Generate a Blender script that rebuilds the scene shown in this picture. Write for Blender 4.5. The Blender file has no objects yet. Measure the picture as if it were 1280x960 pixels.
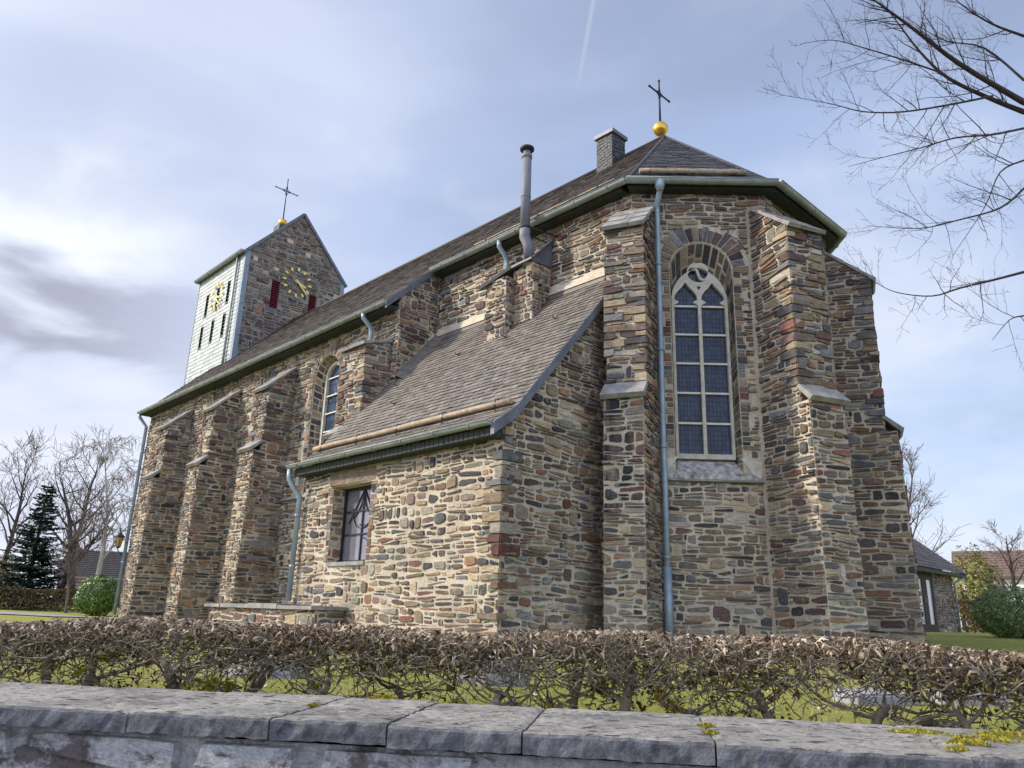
import bpy, bmesh, math, random
from mathutils import Vector, Matrix, noise
from mathutils.geometry import tessellate_polygon
R = math.radians
V = Vector
random.seed(7)
S = bpy.context.scene
COL = S.collection

# ------------------------------------------------------------------ camera
cd = bpy.data.cameras.new("camera"); cam = bpy.data.objects.new("camera", cd); COL.objects.link(cam)
cd.sensor_width = 36; cd.lens = 27.0; cd.clip_start = 0.05; cd.clip_end = 3000
cam.matrix_world = Matrix(((0.999519, -0.03102, 0, 0), (-0.008935, -0.287908, -0.957616, 0), (0.029705, 0.957156, -0.288047, 1.6), (0, 0, 0, 1)))
S.camera = cam

# ------------------------------------------------------------------ sun, sky, exposure
SUN_EL = R(34); SUN_DIR = V((-1.0, 0.0, 0)).normalized()
sd = V((SUN_DIR.x*math.cos(SUN_EL), SUN_DIR.y*math.cos(SUN_EL), math.sin(SUN_EL)))
sl = bpy.data.lights.new("sun", 'SUN'); sl.energy = 3.4; sl.angle = R(4); sl.color = (1.0, 0.90, 0.74)
so = bpy.data.objects.new("sun", sl); COL.objects.link(so); so.rotation_euler = sd.to_track_quat('Z', 'Y').to_euler()
W = bpy.data.worlds.new("World"); S.world = W; W.use_nodes = True
nt = W.node_tree; N_ = nt.nodes; L_ = nt.links; N_.clear()
def wn(t, **k):
    n = N_.new(t)
    for a, b in k.items(): setattr(n, a, b)
    return n
def wmath(op, a, b=None, clamp=False):
    n = wn('ShaderNodeMath', operation=op); n.use_clamp = clamp
    for i, x in enumerate((a, b)):
        if x is None: continue
        if isinstance(x, (int, float)): n.inputs[i].default_value = x
        else: L_.new(x, n.inputs[i])
    return n.outputs[0]
CTN = (-0.989, -0.0277, 0.1456)
sky = wn('ShaderNodeTexSky', sky_type='NISHITA'); sky.sun_disc = False
sky.sun_elevation = SUN_EL; sky.sun_rotation = math.atan2(sd.x, sd.y); sky.air_density = 1.0; sky.dust_density = 1.5; sky.ozone_density = 1.5
bg1 = wn('ShaderNodeBackground'); bg1.inputs[1].default_value = 0.13; L_.new(sky.outputs[0], bg1.inputs[0])
tc = wn('ShaderNodeTexCoord'); sep = wn('ShaderNodeSeparateXYZ'); L_.new(tc.outputs['Generated'], sep.inputs[0])
x, y, z = sep.outputs
zz = wmath('ADD', wmath('MAXIMUM', z, 0.0), 0.22)
cx = wmath('DIVIDE', x, zz); cy = wmath('DIVIDE', y, zz)
cmb = wn('ShaderNodeCombineXYZ'); L_.new(cx, cmb.inputs[0]); L_.new(wmath('MULTIPLY', cy, 1.15), cmb.inputs[1]); cmb.inputs[2].default_value = 3.3
def wnoise(scale, detail, rough, dist, zoff=0.0):
    mp = wn('ShaderNodeMapping'); L_.new(cmb.outputs[0], mp.inputs[0]); mp.inputs['Location'].default_value = (zoff*1.7, zoff*0.6, zoff)
    n = wn('ShaderNodeTexNoise'); L_.new(mp.outputs[0], n.inputs[0])
    n.inputs['Scale'].default_value = scale; n.inputs['Detail'].default_value = detail; n.inputs['Roughness'].default_value = rough; n.inputs['Distortion'].default_value = dist
    return n.outputs[0]
def wramp(f, stops):
    r = wn('ShaderNodeValToRGB'); L_.new(f, r.inputs[0]); e = r.color_ramp.elements
    r.color_ramp.interpolation = 'EASE'
    while len(e) < len(stops): e.new(0.5)
    for q, (p, c) in zip(e, stops): q.position = p; q.color = (c[0], c[1], c[2], 1)
    return r.outputs[0]
def wdot(v):
    n = wn('ShaderNodeVectorMath', operation='DOT_PRODUCT'); L_.new(tc.outputs['Generated'], n.inputs[0]); n.inputs[1].default_value = v; return n.outputs['Value']
def wmr(v, a, b, c=0.0, d=1.0):
    n = wn('ShaderNodeMapRange', interpolation_type='SMOOTHSTEP'); L_.new(v, n.inputs[0])
    for i_, q in enumerate((a, b, c, d)): n.inputs[1+i_].default_value = q
    return n.outputs[0]
def wmixc(f, a, b):
    n = wn('ShaderNodeMix', data_type='RGBA'); n.clamp_factor = True
    for sock, q in ((n.inputs[0], f), (n.inputs[6], a), (n.inputs[7], b)):
        if hasattr(q, 'is_linked'): L_.new(q, sock)
        elif isinstance(q, (int, float)): sock.default_value = q
        else: sock.default_value = (*q, 1)
    return n.outputs[2]
def wband(th, el, w_az, w_el, warp):          # soft cloud bank round an azimuth and elevation
    az = wmath('ARCTAN2', x, y); ez = wmath('ADD', wmath('ARCSINE', z), wmath('MULTIPLY', wmath('SUBTRACT', warp, .5), .30))
    a = wmath('DIVIDE', wmath('SUBTRACT', az, R(th)), R(w_az)); e = wmath('DIVIDE', wmath('SUBTRACT', ez, R(el)), R(w_el))
    r2_ = wmath('ADD', wmath('MULTIPLY', a, a), wmath('MULTIPLY', e, e)); return wmath('POWER', 2.718, wmath('MULTIPLY', r2_, -1.0))
n1 = wnoise(1.0, 4.0, 0.5, 0.5, 1.0); n3 = wnoise(2.6, 4.0, 0.55, 0.3, 9.0)
grad = wramp(z, [(0.0, (.80, .85, .97)), (.18, (.58, .70, .93)), (.45, (.43, .54, .80)), (.8, (.41, .48, .70))])
side = wmr(x, .35, -.55); c0 = wmixc(wmath('MULTIPLY', side, .55), grad, (.62, .67, .84))
c1 = wmixc(wmath('MULTIPLY', wmr(n1, .50, .72), .5), c0, (.92, .95, 1.02))
c2 = wmixc(wmath('MULTIPLY', wmr(n1, .47, .30), .42), c1, (.37, .42, .56))
c3 = wmixc(wmath('MULTIPLY', wmr(n3, .5, .75), .22), c2, (.95, .97, 1.0))
b1 = wband(-34, 23.5, 11, 4.0, n3); b2 = wband(-33, 17.3, 9, 2.4, n3); b3 = wband(-16, 37, 11, 5, n3)
b4 = wband(-32, 9, 22, 5, n3)
c4 = wmixc(wmath('MULTIPLY', b1, .8), c3, (1.0, 1.03, 1.06)); c4 = wmixc(wmath('MULTIPLY', b3, .4), c4, (.74, .80, .98)); c4 = wmixc(wmath('MULTIPLY', b4, .6), c4, (.84, .87, .96)); c4 = wmixc(wmath('MULTIPLY', b2, .8), c4, (.37, .375, .48))
tr = wmath('MULTIPLY', wmr(wmath('ABSOLUTE', wdot(CTN)), .0042, .0006), wmath('MULTIPLY', wmr(z, .60, .66), .22)); tr = wmath('MULTIPLY', tr, wmr(y, .2, .4))
c4 = wmixc(tr, c4, (1, 1, 1.05))
# thin bright overcast round the sun; unseen sky behind the camera brightened as fill for shaded walls
glow = wmr(wdot(tuple(sd)), .70, 1.0); back = wmr(y, .1, -.7)
amp = wmath('ADD', 1.0, wmath('ADD', wmath('MULTIPLY', glow, 1.2), wmath('MULTIPLY', back, 1.15)))
bg2 = wn('ShaderNodeBackground'); L_.new(c4, bg2.inputs[0]); L_.new(wmath('MULTIPLY', amp, .77), bg2.inputs[1])
cov = wmath('ADD', wmr(n1, .25, .6, .62, .9), wmath('MULTIPLY', side, .2), True)
mx = wn('ShaderNodeMixShader'); L_.new(cov, mx.inputs[0]); L_.new(bg1.outputs[0], mx.inputs[1]); L_.new(bg2.outputs[0], mx.inputs[2])
wo = wn('ShaderNodeOutputWorld'); L_.new(mx.outputs[0], wo.inputs[0])
vs = S.view_settings; vs.view_transform = 'Standard'; vs.look = 'None'; vs.exposure = 0.52; vs.gamma = 1; vs.use_curve_mapping = False
S.render.engine = 'CYCLES'
S.cycles.max_bounces = 6; S.cycles.diffuse_bounces = 3; S.cycles.glossy_bounces = 3; S.cycles.transmission_bounces = 4; S.cycles.transparent_max_bounces = 6
S.cycles.use_denoising = True

# ------------------------------------------------------------------ materials
class MT:
    def __init__(s, name, rough=0.8, spec=0.3, metal=0.0):
        s.m = bpy.data.materials.new(name); s.m.use_nodes = True; s.t = s.m.node_tree; s.n = s.t.nodes; s.l = s.t.links
        s.b = s.n['Principled BSDF']; s.b.inputs['Roughness'].default_value = rough
        s.b.inputs['Specular IOR Level'].default_value = spec; s.b.inputs['Metallic'].default_value = metal
        s._oc = None
    def new(s, t, **k):
        n = s.n.new(t)
        for a, b in k.items(): setattr(n, a, b)
        return n
    def co(s, scale=(1, 1, 1), rot=(0, 0, 0)):
        if not s._oc: s._oc = s.new('ShaderNodeTexCoord')
        mp = s.new('ShaderNodeMapping'); s.l.new(s._oc.outputs['Object'], mp.inputs[0]); mp.inputs['Scale'].default_value = scale; mp.inputs['Rotation'].default_value = rot
        return mp.outputs[0]
    def noise(s, scale, detail=4, rough=0.6, st=(1, 1, 1), dist=0):
        n = s.new('ShaderNodeTexNoise'); s.l.new(s.co(st), n.inputs[0]); n.inputs['Scale'].default_value = scale
        n.inputs['Detail'].default_value = detail; n.inputs['Roughness'].default_value = rough; n.inputs['Distortion'].default_value = dist
        return n.outputs[0]
    def ramp(s, f, stops, interp='LINEAR'):
        r = s.new('ShaderNodeValToRGB'); s.l.new(f, r.inputs[0]); e = r.color_ramp.elements; r.color_ramp.interpolation = interp
        while len(e) < len(stops): e.new(0.5)
        for q, (p, c) in zip(e, stops):
            q.position = p
            if isinstance(c, (int, float)): c = (c, c, c)
            q.color = (*c[:3], 1)
        return r.outputs[0]
    def attr(s, name):
        a = s.new('ShaderNodeAttribute', attribute_name=name); return a.outputs['Fac']
    def mix(s, f, a, b, mode='MIX'):
        m = s.new('ShaderNodeMix', data_type='RGBA', blend_type=mode); m.clamp_factor = True
        for sock, x in ((m.inputs[0], f), (m.inputs[6], a), (m.inputs[7], b)):
            if hasattr(x, 'is_linked'): s.l.new(x, sock)
            elif isinstance(x, (int, float)): sock.default_value = x
            else: sock.default_value = (*x[:3], 1)
        return m.outputs[2]
    def math(s, op, a, b=0.0, clamp=False):
        m = s.new('ShaderNodeMath', operation=op); m.use_clamp = clamp
        for i, x in enumerate((a, b)):
            if hasattr(x, 'is_linked'): s.l.new(x, m.inputs[i])
            else: m.inputs[i].default_value = x
        return m.outputs[0]
    def base(s, c):
        if hasattr(c, 'is_linked'): s.l.new(c, s.b.inputs['Base Color'])
        else: s.b.inputs['Base Color'].default_value = (*c[:3], 1)
        return s
    def bump(s, h, strength=0.4, dist=0.02):
        b = s.new('ShaderNodeBump'); b.inputs['Strength'].default_value = strength; b.inputs['Distance'].default_value = dist
        s.l.new(h, b.inputs['Height']); s.l.new(b.outputs[0], s.b.inputs['Normal']); return s
    def rough(s, f): s.l.new(f, s.b.inputs['Roughness']); return s

def plain(name, c, rough=0.6, spec=0.4, metal=0.0, var=0.25, scale=6.0, bump=0.15):
    m = MT(name, rough, spec, metal)
    n = m.noise(scale, 5, 0.65)
    lo = tuple(v*(1-var) for v in c); hi = tuple(min(1, v*(1+var)) for v in c)
    m.base(m.ramp(n, [(0.3, lo), (0.7, hi)]))
    if bump: m.bump(m.noise(scale*6, 4, 0.7), bump, 0.01)
    return m.m

STONES = [(0.0, (.185, .142, .104)), (.14, (.235, .178, .118)), (.27, (.33, .255, .165)), (.36, (.145, .142, .142)), (.46, (.072, .065, .066)),
          (.58, (.145, .097, .083)), (.71, (.235, .137, .083)), (.80, (.158, .076, .060)), (.86, (.165, .155, .12)), (.94, (.35, .305, .245))]
def m_stone():
    m = MT('rubble_stone', 0.85, 0.25)
    c = m.ramp(m.attr('tone'), STONES, 'CONSTANT')
    c = m.mix(1.0, c, m.ramp(m.attr('val'), [(0, .64), (1, 1.5)]), 'MULTIPLY')
    grain = m.noise(9, 6, 0.7, (1, 1, 4.5), 0.3)
    c = m.mix(1.0, c, m.ramp(grain, [(.25, .42), (.5, .95), (.78, 1.6)]), 'MULTIPLY')
    big = m.noise(0.9, 4, 0.6)
    c = m.mix(1.0, c, m.ramp(big, [(.3, .82), (.7, 1.15)]), 'MULTIPLY')
    blot = m.noise(4.5, 5, 0.7)
    c = m.mix(m.ramp(blot, [(.56, 0), (.70, .5)]), c, (.43, .37, .29))
    st = m.math('MULTIPLY', m.attr('stain'), m.ramp(m.noise(5, 4, .7, (1.6, 1.6, .35)), [(.38, 0), (.55, 1)]))
    c = m.mix(st, c, (.03, .03, .034))
    m.base(c)
    h = m.math('ADD', m.math('MULTIPLY', m.noise(16, 8, 0.75, (1, 1, 3.0)), 1.0), m.math('MULTIPLY', m.noise(60, 3, 0.7), .35))
    m.bump(h, 0.9, 0.02); return m.m
def m_mortar(name, c):
    m = MT(name, 0.95, 0.15)
    a = m.noise(1.2, 5, 0.6); b = m.noise(22, 6, 0.75)
    k = m.ramp(a, [(.3, tuple(v*.62 for v in c)), (.55, c), (.75, tuple(min(.75, v*1.2) for v in c))])
    k = m.mix(1.0, k, m.ramp(b, [(.3, .62), (.62, 1.12)]), 'MULTIPLY')
    m.base(k); m.bump(b, 0.8, 0.02); return m.m
def m_slate(name, stops, rough=0.55, moss=(.12, .11, .055)):
    m = MT(name, rough, 0.4)
    c = m.ramp(m.attr('tone'), stops)
    c = m.mix(1.0, c, m.ramp(m.noise(14, 5, .7), [(.3, .62), (.7, 1.3)]), 'MULTIPLY')
    c = m.mix(m.ramp(m.noise(1.7, 6, .72), [(.5, 0), (.68, .6)]), c, stops[-1][1])
    c = m.mix(m.ramp(m.noise(9, 6, .75), [(.60, 0), (.68, .7)]), c, (.26, .26, .21))
    pt = m.math('MULTIPLY', m.ramp(m.noise(.9, 5, .7), [(.5, 0), (.66, 1)]), m.ramp(m.noise(7, 5, .75), [(.48, 0), (.62, .75)]))
    c = m.mix(pt, c, moss)
    m.base(c); m.bump(m.noise(40, 4, .7), .35, .008); return m.m
MATS = {}
MATS['stone'] = m_stone()
MATS['mortar'] = m_mortar('lime_mortar', (.53, .455, .35))
MATS['slate_annex'] = m_slate('weathered_slate', [(0, (.115, .10, .09)), (.5, (.165, .142, .12)), (1, (.225, .192, .16))], .6)
MATS['slate_main'] = m_slate('old_dark_slate', [(0, (.045, .036, .036)), (.5, (.085, .066, .062)), (1, (.125, .098, .078))], .7)
MATS['slate_apse'] = m_slate('blue_black_slate', [(0, (.03, .031, .037)), (.5, (.05, .05, .057)), (1, (.085, .083, .085))], .65)
MATS['slate_tower'] = m_slate('pale_green_grey_slate', [(0, (.34, .365, .355)), (.5, (.43, .455, .435)), (1, (.51, .53, .49))], .5, (.42, .44, .36))
MATS['capstone'] = plain('capstone', (.25, .235, .215), .8, .3, 0, .4, 5, .5)
MATS['zinc'] = plain('zinc', (.27, .295, .285), .5, .5, .3, .25, 3, .05)
MATS['pipe'] = plain('pipe_zinc', (.26, .32, .36), .45, .5, .25, .22, 4, .05)
MATS['flue'] = plain('flue_steel', (.17, .165, .19), .6, .4, 0, .12, 3, .03)
MATS['lead'] = plain('lead_flashing', (.13, .14, .165), .55, .4, .2, .3, 4, .2)
MATS['eave_dark'] = plain('eave_board', (.035, .042, .035), .7, .3, 0, .4, 12, .2)
MATS['wood_pole'] = plain('snow_guard_wood', (.36, .27, .18), .75, .25, 0, .35, 10, .4)
MATS['sillstone'] = plain('weathered_sill', (.36, .34, .31), .8, .3, 0, .75, 9, .5)
MATS['sandstone'] = plain('pale_sandstone', (.50, .455, .375), .8, .25, 0, .22, 7, .35)
MATS['whitebar'] = plain('pale_bar', (.62, .58, .50), .6, .3, 0, .15, 8, .1)
MATS['gold'] = plain('gilded_metal', (.72, .42, .07), .33, .5, .75, .15, 5, .05)
MATS['gold_paint'] = plain('gold_leaf', (.80, .64, .22), .5, .4, .2, .1, 5, .05)
MATS['iron'] = plain('black_iron', (.025, .024, .026), .55, .4, .3, .3, 9, .1)
MATS['louver'] = plain('red_louver', (.17, .018, .028), .6, .3, 0, .25, 9, .1)
MATS['slit'] = plain('slit_dark_board', (.10, .125, .13), .6, .3, 0, .25, 9, .1)
MATS['trim'] = plain('grey_trim', (.21, .245, .285), .5, .4, .2, .15, 5, .05)

def m_leaded(name, base, spec_r=.12, sx=9.0, sz=7.0, axis='z'):
    m = MT(name, spec_r, .3)
    br = m.new('ShaderNodeTexBrick'); br.offset = 0.0; br.squash = 1
    mp = m.new('ShaderNodeMapping'); tcn = m.new('ShaderNodeTexCoord'); m.l.new(tcn.outputs['UV'], mp.inputs[0]); m.l.new(mp.outputs[0], br.inputs[0])
    br.inputs['Color1'].default_value = (*base, 1); br.inputs['Color2'].default_value = (*[v*1.9 for v in base], 1); br.inputs['Mortar'].default_value = (.012, .012, .014, 1)
    br.inputs['Scale'].default_value = 1; br.inputs['Mortar Size'].default_value = .009; br.inputs['Brick Width'].default_value = 1/sx; br.inputs['Row Height'].default_value = 1/sz
    br.inputs['Bias'].default_value = -.2
    c = m.mix(m.ramp(m.noise(5, 5, .75), [(.48, 0), (.75, .45)]), br.outputs[0], (.07, .10, .17))
    m.base(c)
    h = m.math('ADD', m.noise(7, 3, .6), m.math('MULTIPLY', br.outputs[1], -.6)); m.bump(h, .35, .02)
    return m.m
MATS['leaded'] = m_leaded('leaded_glass', (.022, .032, .062), .22, 15, 11)
MATS['leaded_big'] = m_leaded('leaded_glass_nave', (.03, .045, .075), .15, 5, 4)
MATS['glass'] = plain('dark_reflecting_glass', (.23, .22, .26), .08, .8, .35, .2, 2, .05)

def m_coping():
    m = MT('coping_stone', .85, .25)
    a = m.noise(3, 6, .7); b = m.noise(38, 9, .8); d = m.noise(15, 4, .6, (1, 2.6, 1))
    c = m.ramp(a, [(.3, (.26, .245, .225)), (.5, (.42, .395, .355)), (.7, (.54, .50, .44))])
    c = m.mix(1.0, c, m.ramp(b, [(.36, .35), (.47, .95), (.7, 1.25)]), 'MULTIPLY')
    c = m.mix(m.ramp(d, [(.58, 0), (.62, .9)]), c, (.05, .048, .052))
    c = m.mix(m.ramp(m.noise(5, 6, .75), [(.52, 0), (.62, .55)]), c, (.17, .165, .165))
    c = m.mix(m.ramp(m.noise(8, 5, .7), [(.64, 0), (.69, .6)]), c, (.34, .30, .16))
    c = m.mix(m.ramp(m.noise(13, 3, .5), [(.64, 0), (.68, .8)]), c, (.60, .58, .52))
    m.base(c); m.bump(m.math('ADD', b, m.math('MULTIPLY', a, 1.0)), 1.0, .025); return m.m
MATS['coping'] = m_coping()
MATS['coping_shade'] = plain('coping_front_shade', (.125, .123, .13), .85, .25, 0, .65, 22, .6)  # darker bluestone for the slab fronts, their shade put into the colour
def m_limewall():
    m = MT('lime_washed_masonry', .95, .15)
    a = m.noise(5.5, 8, .78, (1, 1, 1.5), .6); b = m.noise(40, 6, .75); d = m.noise(2.5, 6, .7, (1, 1, 1.6))
    c = m.ramp(a, [(.33, (.08, .05, .05)), (.40, (.32, .27, .26)), (.45, (.68, .65, .63)), (.64, (.82, .79, .77))])
    c = m.mix(m.ramp(d, [(.56, 0), (.62, .8)]), c, (.11, .065, .06))
    c = m.mix(m.ramp(m.noise(7, 5, .7), [(.65, 0), (.72, .8)]), c, (.13, .07, .035))
    c = m.mix(1.0, c, m.ramp(b, [(.3, .55), (.65, 1.2)]), 'MULTIPLY')
    m.base(c); m.bump(m.math('ADD', b, m.math('MULTIPLY', a, 2.0)), 1.0, .03); return m.m
MATS['limewall'] = m_limewall()
def m_grass():
    m = MT('lawn_grass', .9, .15)
    a = m.noise(.35, 6, .65); b = m.noise(18, 6, .75)
    c = m.ramp(a, [(.3, (.23, .265, .05)), (.5, (.32, .32, .075)), (.72, (.38, .33, .13))])
    c = m.mix(1.0, c, m.ramp(b, [(.3, .5), (.65, 1.25)]), 'MULTIPLY')
    c = m.mix(m.ramp(m.noise(3.5, 5, .7), [(.62, 0), (.7, .55)]), c, (.24, .17, .09))
    m.base(c); m.bump(b, 1.0, .05); return m.m
MATS['grass'] = m_grass()
def m_leafy(name, cols, rough=.5, spec=.4, transl=0.0):
    m = MT(name, rough, spec)
    c = m.ramp(m.attr('tone'), [(i/(len(cols)-1), k) for i, k in enumerate(cols)])
    c = m.mix(1.0, c, m.ramp(m.attr('val'), [(0, .55), (1, 1.4)]), 'MULTIPLY')
    m.base(c)
    if transl:
        tr = m.new('ShaderNodeBsdfTranslucent'); m.l.new(c, tr.inputs[0]); ms = m.new('ShaderNodeMixShader'); ms.inputs[0].default_value = transl
        out = m.n['Material Output']; m.l.new(m.b.outputs[0], ms.inputs[1]); m.l.new(tr.outputs[0], ms.inputs[2]); m.l.new(ms.outputs[0], out.inputs[0])
    return m.m
MATS['blade'] = m_leafy('grass_blade', [(.19, .24, .04), (.32, .34, .07), (.43, .38, .14)], .6, .3, .25)
MATS['laurel'] = m_leafy('laurel_leaf', [(.05, .11, .015), (.10, .19, .03), (.20, .28, .06)], .35, .5, .2)
MATS['boxleaf'] = m_leafy('dark_shrub_leaf', [(.06, .11, .03), (.12, .19, .045), (.21, .27, .09)], .4, .5, .15)
MATS['fir'] = m_leafy('fir_needles', [(.012, .03, .02), (.025, .052, .032), (.05, .085, .05)], .6, .3)
MATS['yellowleaf'] = m_leafy('yellow_green_leaf', [(.12, .13, .03), (.24, .23, .06), (.33, .29, .11)], .5, .35, .2)
MATS['brownleaf'] = m_leafy('brown_beech_leaf', [(.045, .03, .016), (.10, .07, .032), (.19, .14, .07)], .7, .25, .2)
MATS['orangeleaf'] = m_leafy('orange_brown_leaf', [(.18, .08, .035), (.27, .13, .055), (.36, .19, .09)], .7, .25, .2)
MATS['dryleaf'] = m_leafy('dry_curled_leaf', [(.05, .03, .02), (.13, .085, .05), (.26, .185, .115), (.42, .32, .22), (.60, .50, .38)], .7, .25, .15)
MATS['moss'] = m_leafy('moss', [(.13, .15, .02), (.27, .25, .025), (.38, .24, .03)], .9, .1)
def m_bark(name, c, var=.5, bands=None):
    m = MT(name, .85, .2)
    k = m.ramp(m.noise(9, 6, .7, (1, 1, .4)), [(.3, tuple(v*(1-var) for v in c)), (.7, tuple(v*(1+var) for v in c))])
    if bands: k = m.mix(m.ramp(m.noise(14, 4, .7), [(.55, 0), (.62, .8)]), k, bands)
    m.base(k); m.bump(m.noise(30, 5, .7), .6, .01); return m.m
MATS['hedgewood'] = m_bark('hedge_wood', (.19, .155, .12), .65, (.45, .42, .37))
MATS['bark_dark'] = m_bark('dark_bark', (.055, .042, .043), .4)
MATS['bark_twig'] = m_bark('grey_brown_twig', (.15, .115, .10), .35)
MATS['bark_pale'] = m_bark('pale_birch_bark', (.40, .36, .31), .35, (.08, .07, .06))
MATS['asphalt'] = plain('asphalt', (.055, .055, .058), .9, .2, 0, .25, 8, .5)
MATS['path'] = plain('path_gravel', (.27, .265, .27), .9, .2, 0, .2, 5, .4)
MATS['rooftile'] = plain('red_brown_tile_roof', (.15, .105, .09), .8, .2, 0, .3, 4, .6)
MATS['darkroof'] = plain('dark_slate_roof', (.055, .048, .047), .6, .3, 0, .3, 3, .4)
MATS['plaster'] = plain('white_plaster', (.72, .71, .69), .85, .2, 0, .08, 3, .1)
MATS['timber'] = plain('dark_timber', (.055, .035, .028), .7, .25, 0, .35, 9, .3)
MATS['orangewood'] = plain('orange_wood', (.40, .17, .06), .7, .25, 0, .3, 6, .2)
MATS['doorglass'] = plain('door_glass_reflecting_sky', (.42, .45, .48), .12, .7, .2, .1, 2, .0)
MATS['lampglass'] = plain('amber_lamp_glass', (.42, .26, .08), .2, .5, 0, .2, 9, .1)
MATS['greystone'] = plain('grey_granite', (.29, .29, .30), .6, .35, 0, .3, 12, .3)
MATS['mortar_grey'] = m_mortar('grey_mortar', (.30, .265, .225))

# ------------------------------------------------------------------ mesh builder
class MB:
    def __init__(s): s.v = []; s.f = []; s.m = []; s.a = []; s.slots = []; s.uv = None; s.sm = []
    def slot(s, mat):
        if mat not in s.slots: s.slots.append(mat)
        return s.slots.index(mat)
    def face(s, pts, mat, tone=.5, val=.5, stain=0.0, smooth=False):
        i = len(s.v); s.v.extend(pts); s.f.append(tuple(range(i, i+len(pts)))); s.m.append(s.slot(mat)); s.a.append((tone, val, stain)); s.sm.append(smooth)
    def add(s, vs, fs, mat, tone=.5, val=.5, stain=0.0, smooth=False):
        i = len(s.v); k = s.slot(mat); s.v.extend(vs)
        for f in fs: s.f.append(tuple(i+q for q in f)); s.m.append(k); s.a.append((tone, val, stain)); s.sm.append(smooth)
    def box(s, lo, hi, mat, fr=None, **k):
        P = [V((x, y, z)) for x in (lo[0], hi[0]) for y in (lo[1], hi[1]) for z in (lo[2], hi[2])]
        if fr: P = [fr(p) for p in P]
        s.add(P, [(0, 1, 3, 2), (4, 6, 7, 5), (0, 4, 5, 1), (2, 3, 7, 6), (0, 2, 6, 4), (1, 5, 7, 3)], mat, **k)
    def prism(s, poly, fr, h0, h1, mat, **k):   # fr(x, z, h)
        n = len(poly); P = [fr(p[0], p[1], h0) for p in poly]+[fr(p[0], p[1], h1) for p in poly]
        fs = [tuple(range(n-1, -1, -1)), tuple(range(n, 2*n))]+[(i, (i+1) % n, n+(i+1) % n, n+i) for i in range(n)]
        s.add(P, fs, mat, **k)
    def bar(s, a, b, w, h, mat, up=V((0, 0, 1)), **k):
        a = V(a); b = V(b); d = (b-a).normalized(); x = d.cross(up)
        if x.length < 1e-4: x = d.cross(V((1, 0, 0)))
        x.normalize(); y = x.cross(d)
        P = [q+x*i*w/2+y*j*h/2 for q in (a, b) for i, j in ((-1, -1), (1, -1), (1, 1), (-1, 1))]
        s.add(P, [(3, 2, 1, 0), (4, 5, 6, 7)]+[(i, (i+1) % 4, 4+(i+1) % 4, 4+i) for i in range(4)], mat, **k)
    def tube(s, pts, rads, mat, n=6, cap=True, tone=.5, val=.5, smooth=True):
        pts = [V(p) for p in pts]; i0 = len(s.v); k = s.slot(mat); prev = None
        if isinstance(rads, (int, float)): rads = [rads]*len(pts)
        for i, p in enumerate(pts):
            d = (pts[min(i+1, len(pts)-1)]-pts[max(i-1, 0)])
            d = d.normalized() if d.length > 1e-9 else V((0, 0, 1))
            if prev is None:
                x = d.cross(V((0, 0, 1)))
                if x.length < .1: x = d.cross(V((1, 0, 0)))
            else: x = prev-d*prev.dot(d)
            x.normalize(); y = d.cross(x); prev = x
            for j in range(n):
                t = 2*math.pi*j/n; s.v.append(p+(x*math.cos(t)+y*math.sin(t))*rads[i])
        a = (tone, val, 0.0)
        for i in range(len(pts)-1):
            for j in range(n):
                s.f.append((i0+i*n+j, i0+i*n+(j+1) % n, i0+(i+1)*n+(j+1) % n, i0+(i+1)*n+j)); s.m.append(k); s.a.append(a); s.sm.append(smooth)
        if cap:
            for q, rev in ((i0, True), (i0+(len(pts)-1)*n, False)):
                f = tuple(q+j for j in range(n)); s.f.append(f[::-1] if rev else f); s.m.append(k); s.a.append(a); s.sm.append(False)
    def sphere(s, c, r, mat, n=16, sq=(1, 1, 1), **k):
        c = V(c); vs = []; fs = []; m = n//2
        for i in range(m+1):
            t = math.pi*i/m
            for j in range(n):
                p = 2*math.pi*j/n; vs.append(c+V((r*sq[0]*math.sin(t)*math.cos(p), r*sq[1]*math.sin(t)*math.sin(p), r*sq[2]*math.cos(t))))
        for i in range(m):
            for j in range(n): fs.append((i*n+j, (i+1)*n+j, (i+1)*n+(j+1) % n, i*n+(j+1) % n))
        s.add(vs, fs, mat, smooth=True, **k)
    def build(s, name, parent=None, off=None):
        me = bpy.data.meshes.new(name)
        vs = s.v if off is None else [V(p)-off for p in s.v]
        me.from_pydata([tuple(p) for p in vs], [], s.f)
        for m in s.slots: me.materials.append(MATS[m])
        me.polygons.foreach_set('material_index', s.m); me.polygons.foreach_set('use_smooth', s.sm)
        for i, an in enumerate(('tone', 'val', 'stain')):
            at = me.attributes.new(an, 'FLOAT', 'FACE'); at.data.foreach_set('value', [q[i] for q in s.a])
        if s.uv:
            ul = me.uv_layers.new(name='UVMap')
            for lp in me.loops: ul.data[lp.index].uv = s.uv(V(vs[lp.vertex_index])+(off or V((0, 0, 0))))
        me.update()
        o = bpy.data.objects.new(name, me); COL.objects.link(o)
        if parent: o.parent = parent
        return o
def empty(name, loc, rz=0.0):
    o = bpy.data.objects.new(name, None); COL.objects.link(o); o.location = loc; o.rotation_euler = (0, 0, rz); o.empty_display_size = .2
    return o
def tag(o, label, cat, group=None):
    o['label'] = label; o['category'] = cat
    if group: o['group'] = group
    return o
def struct(o): o['kind'] = 'structure'; return o
rnd = random.random
def ru(a, b): return a+(b-a)*random.random()

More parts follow.
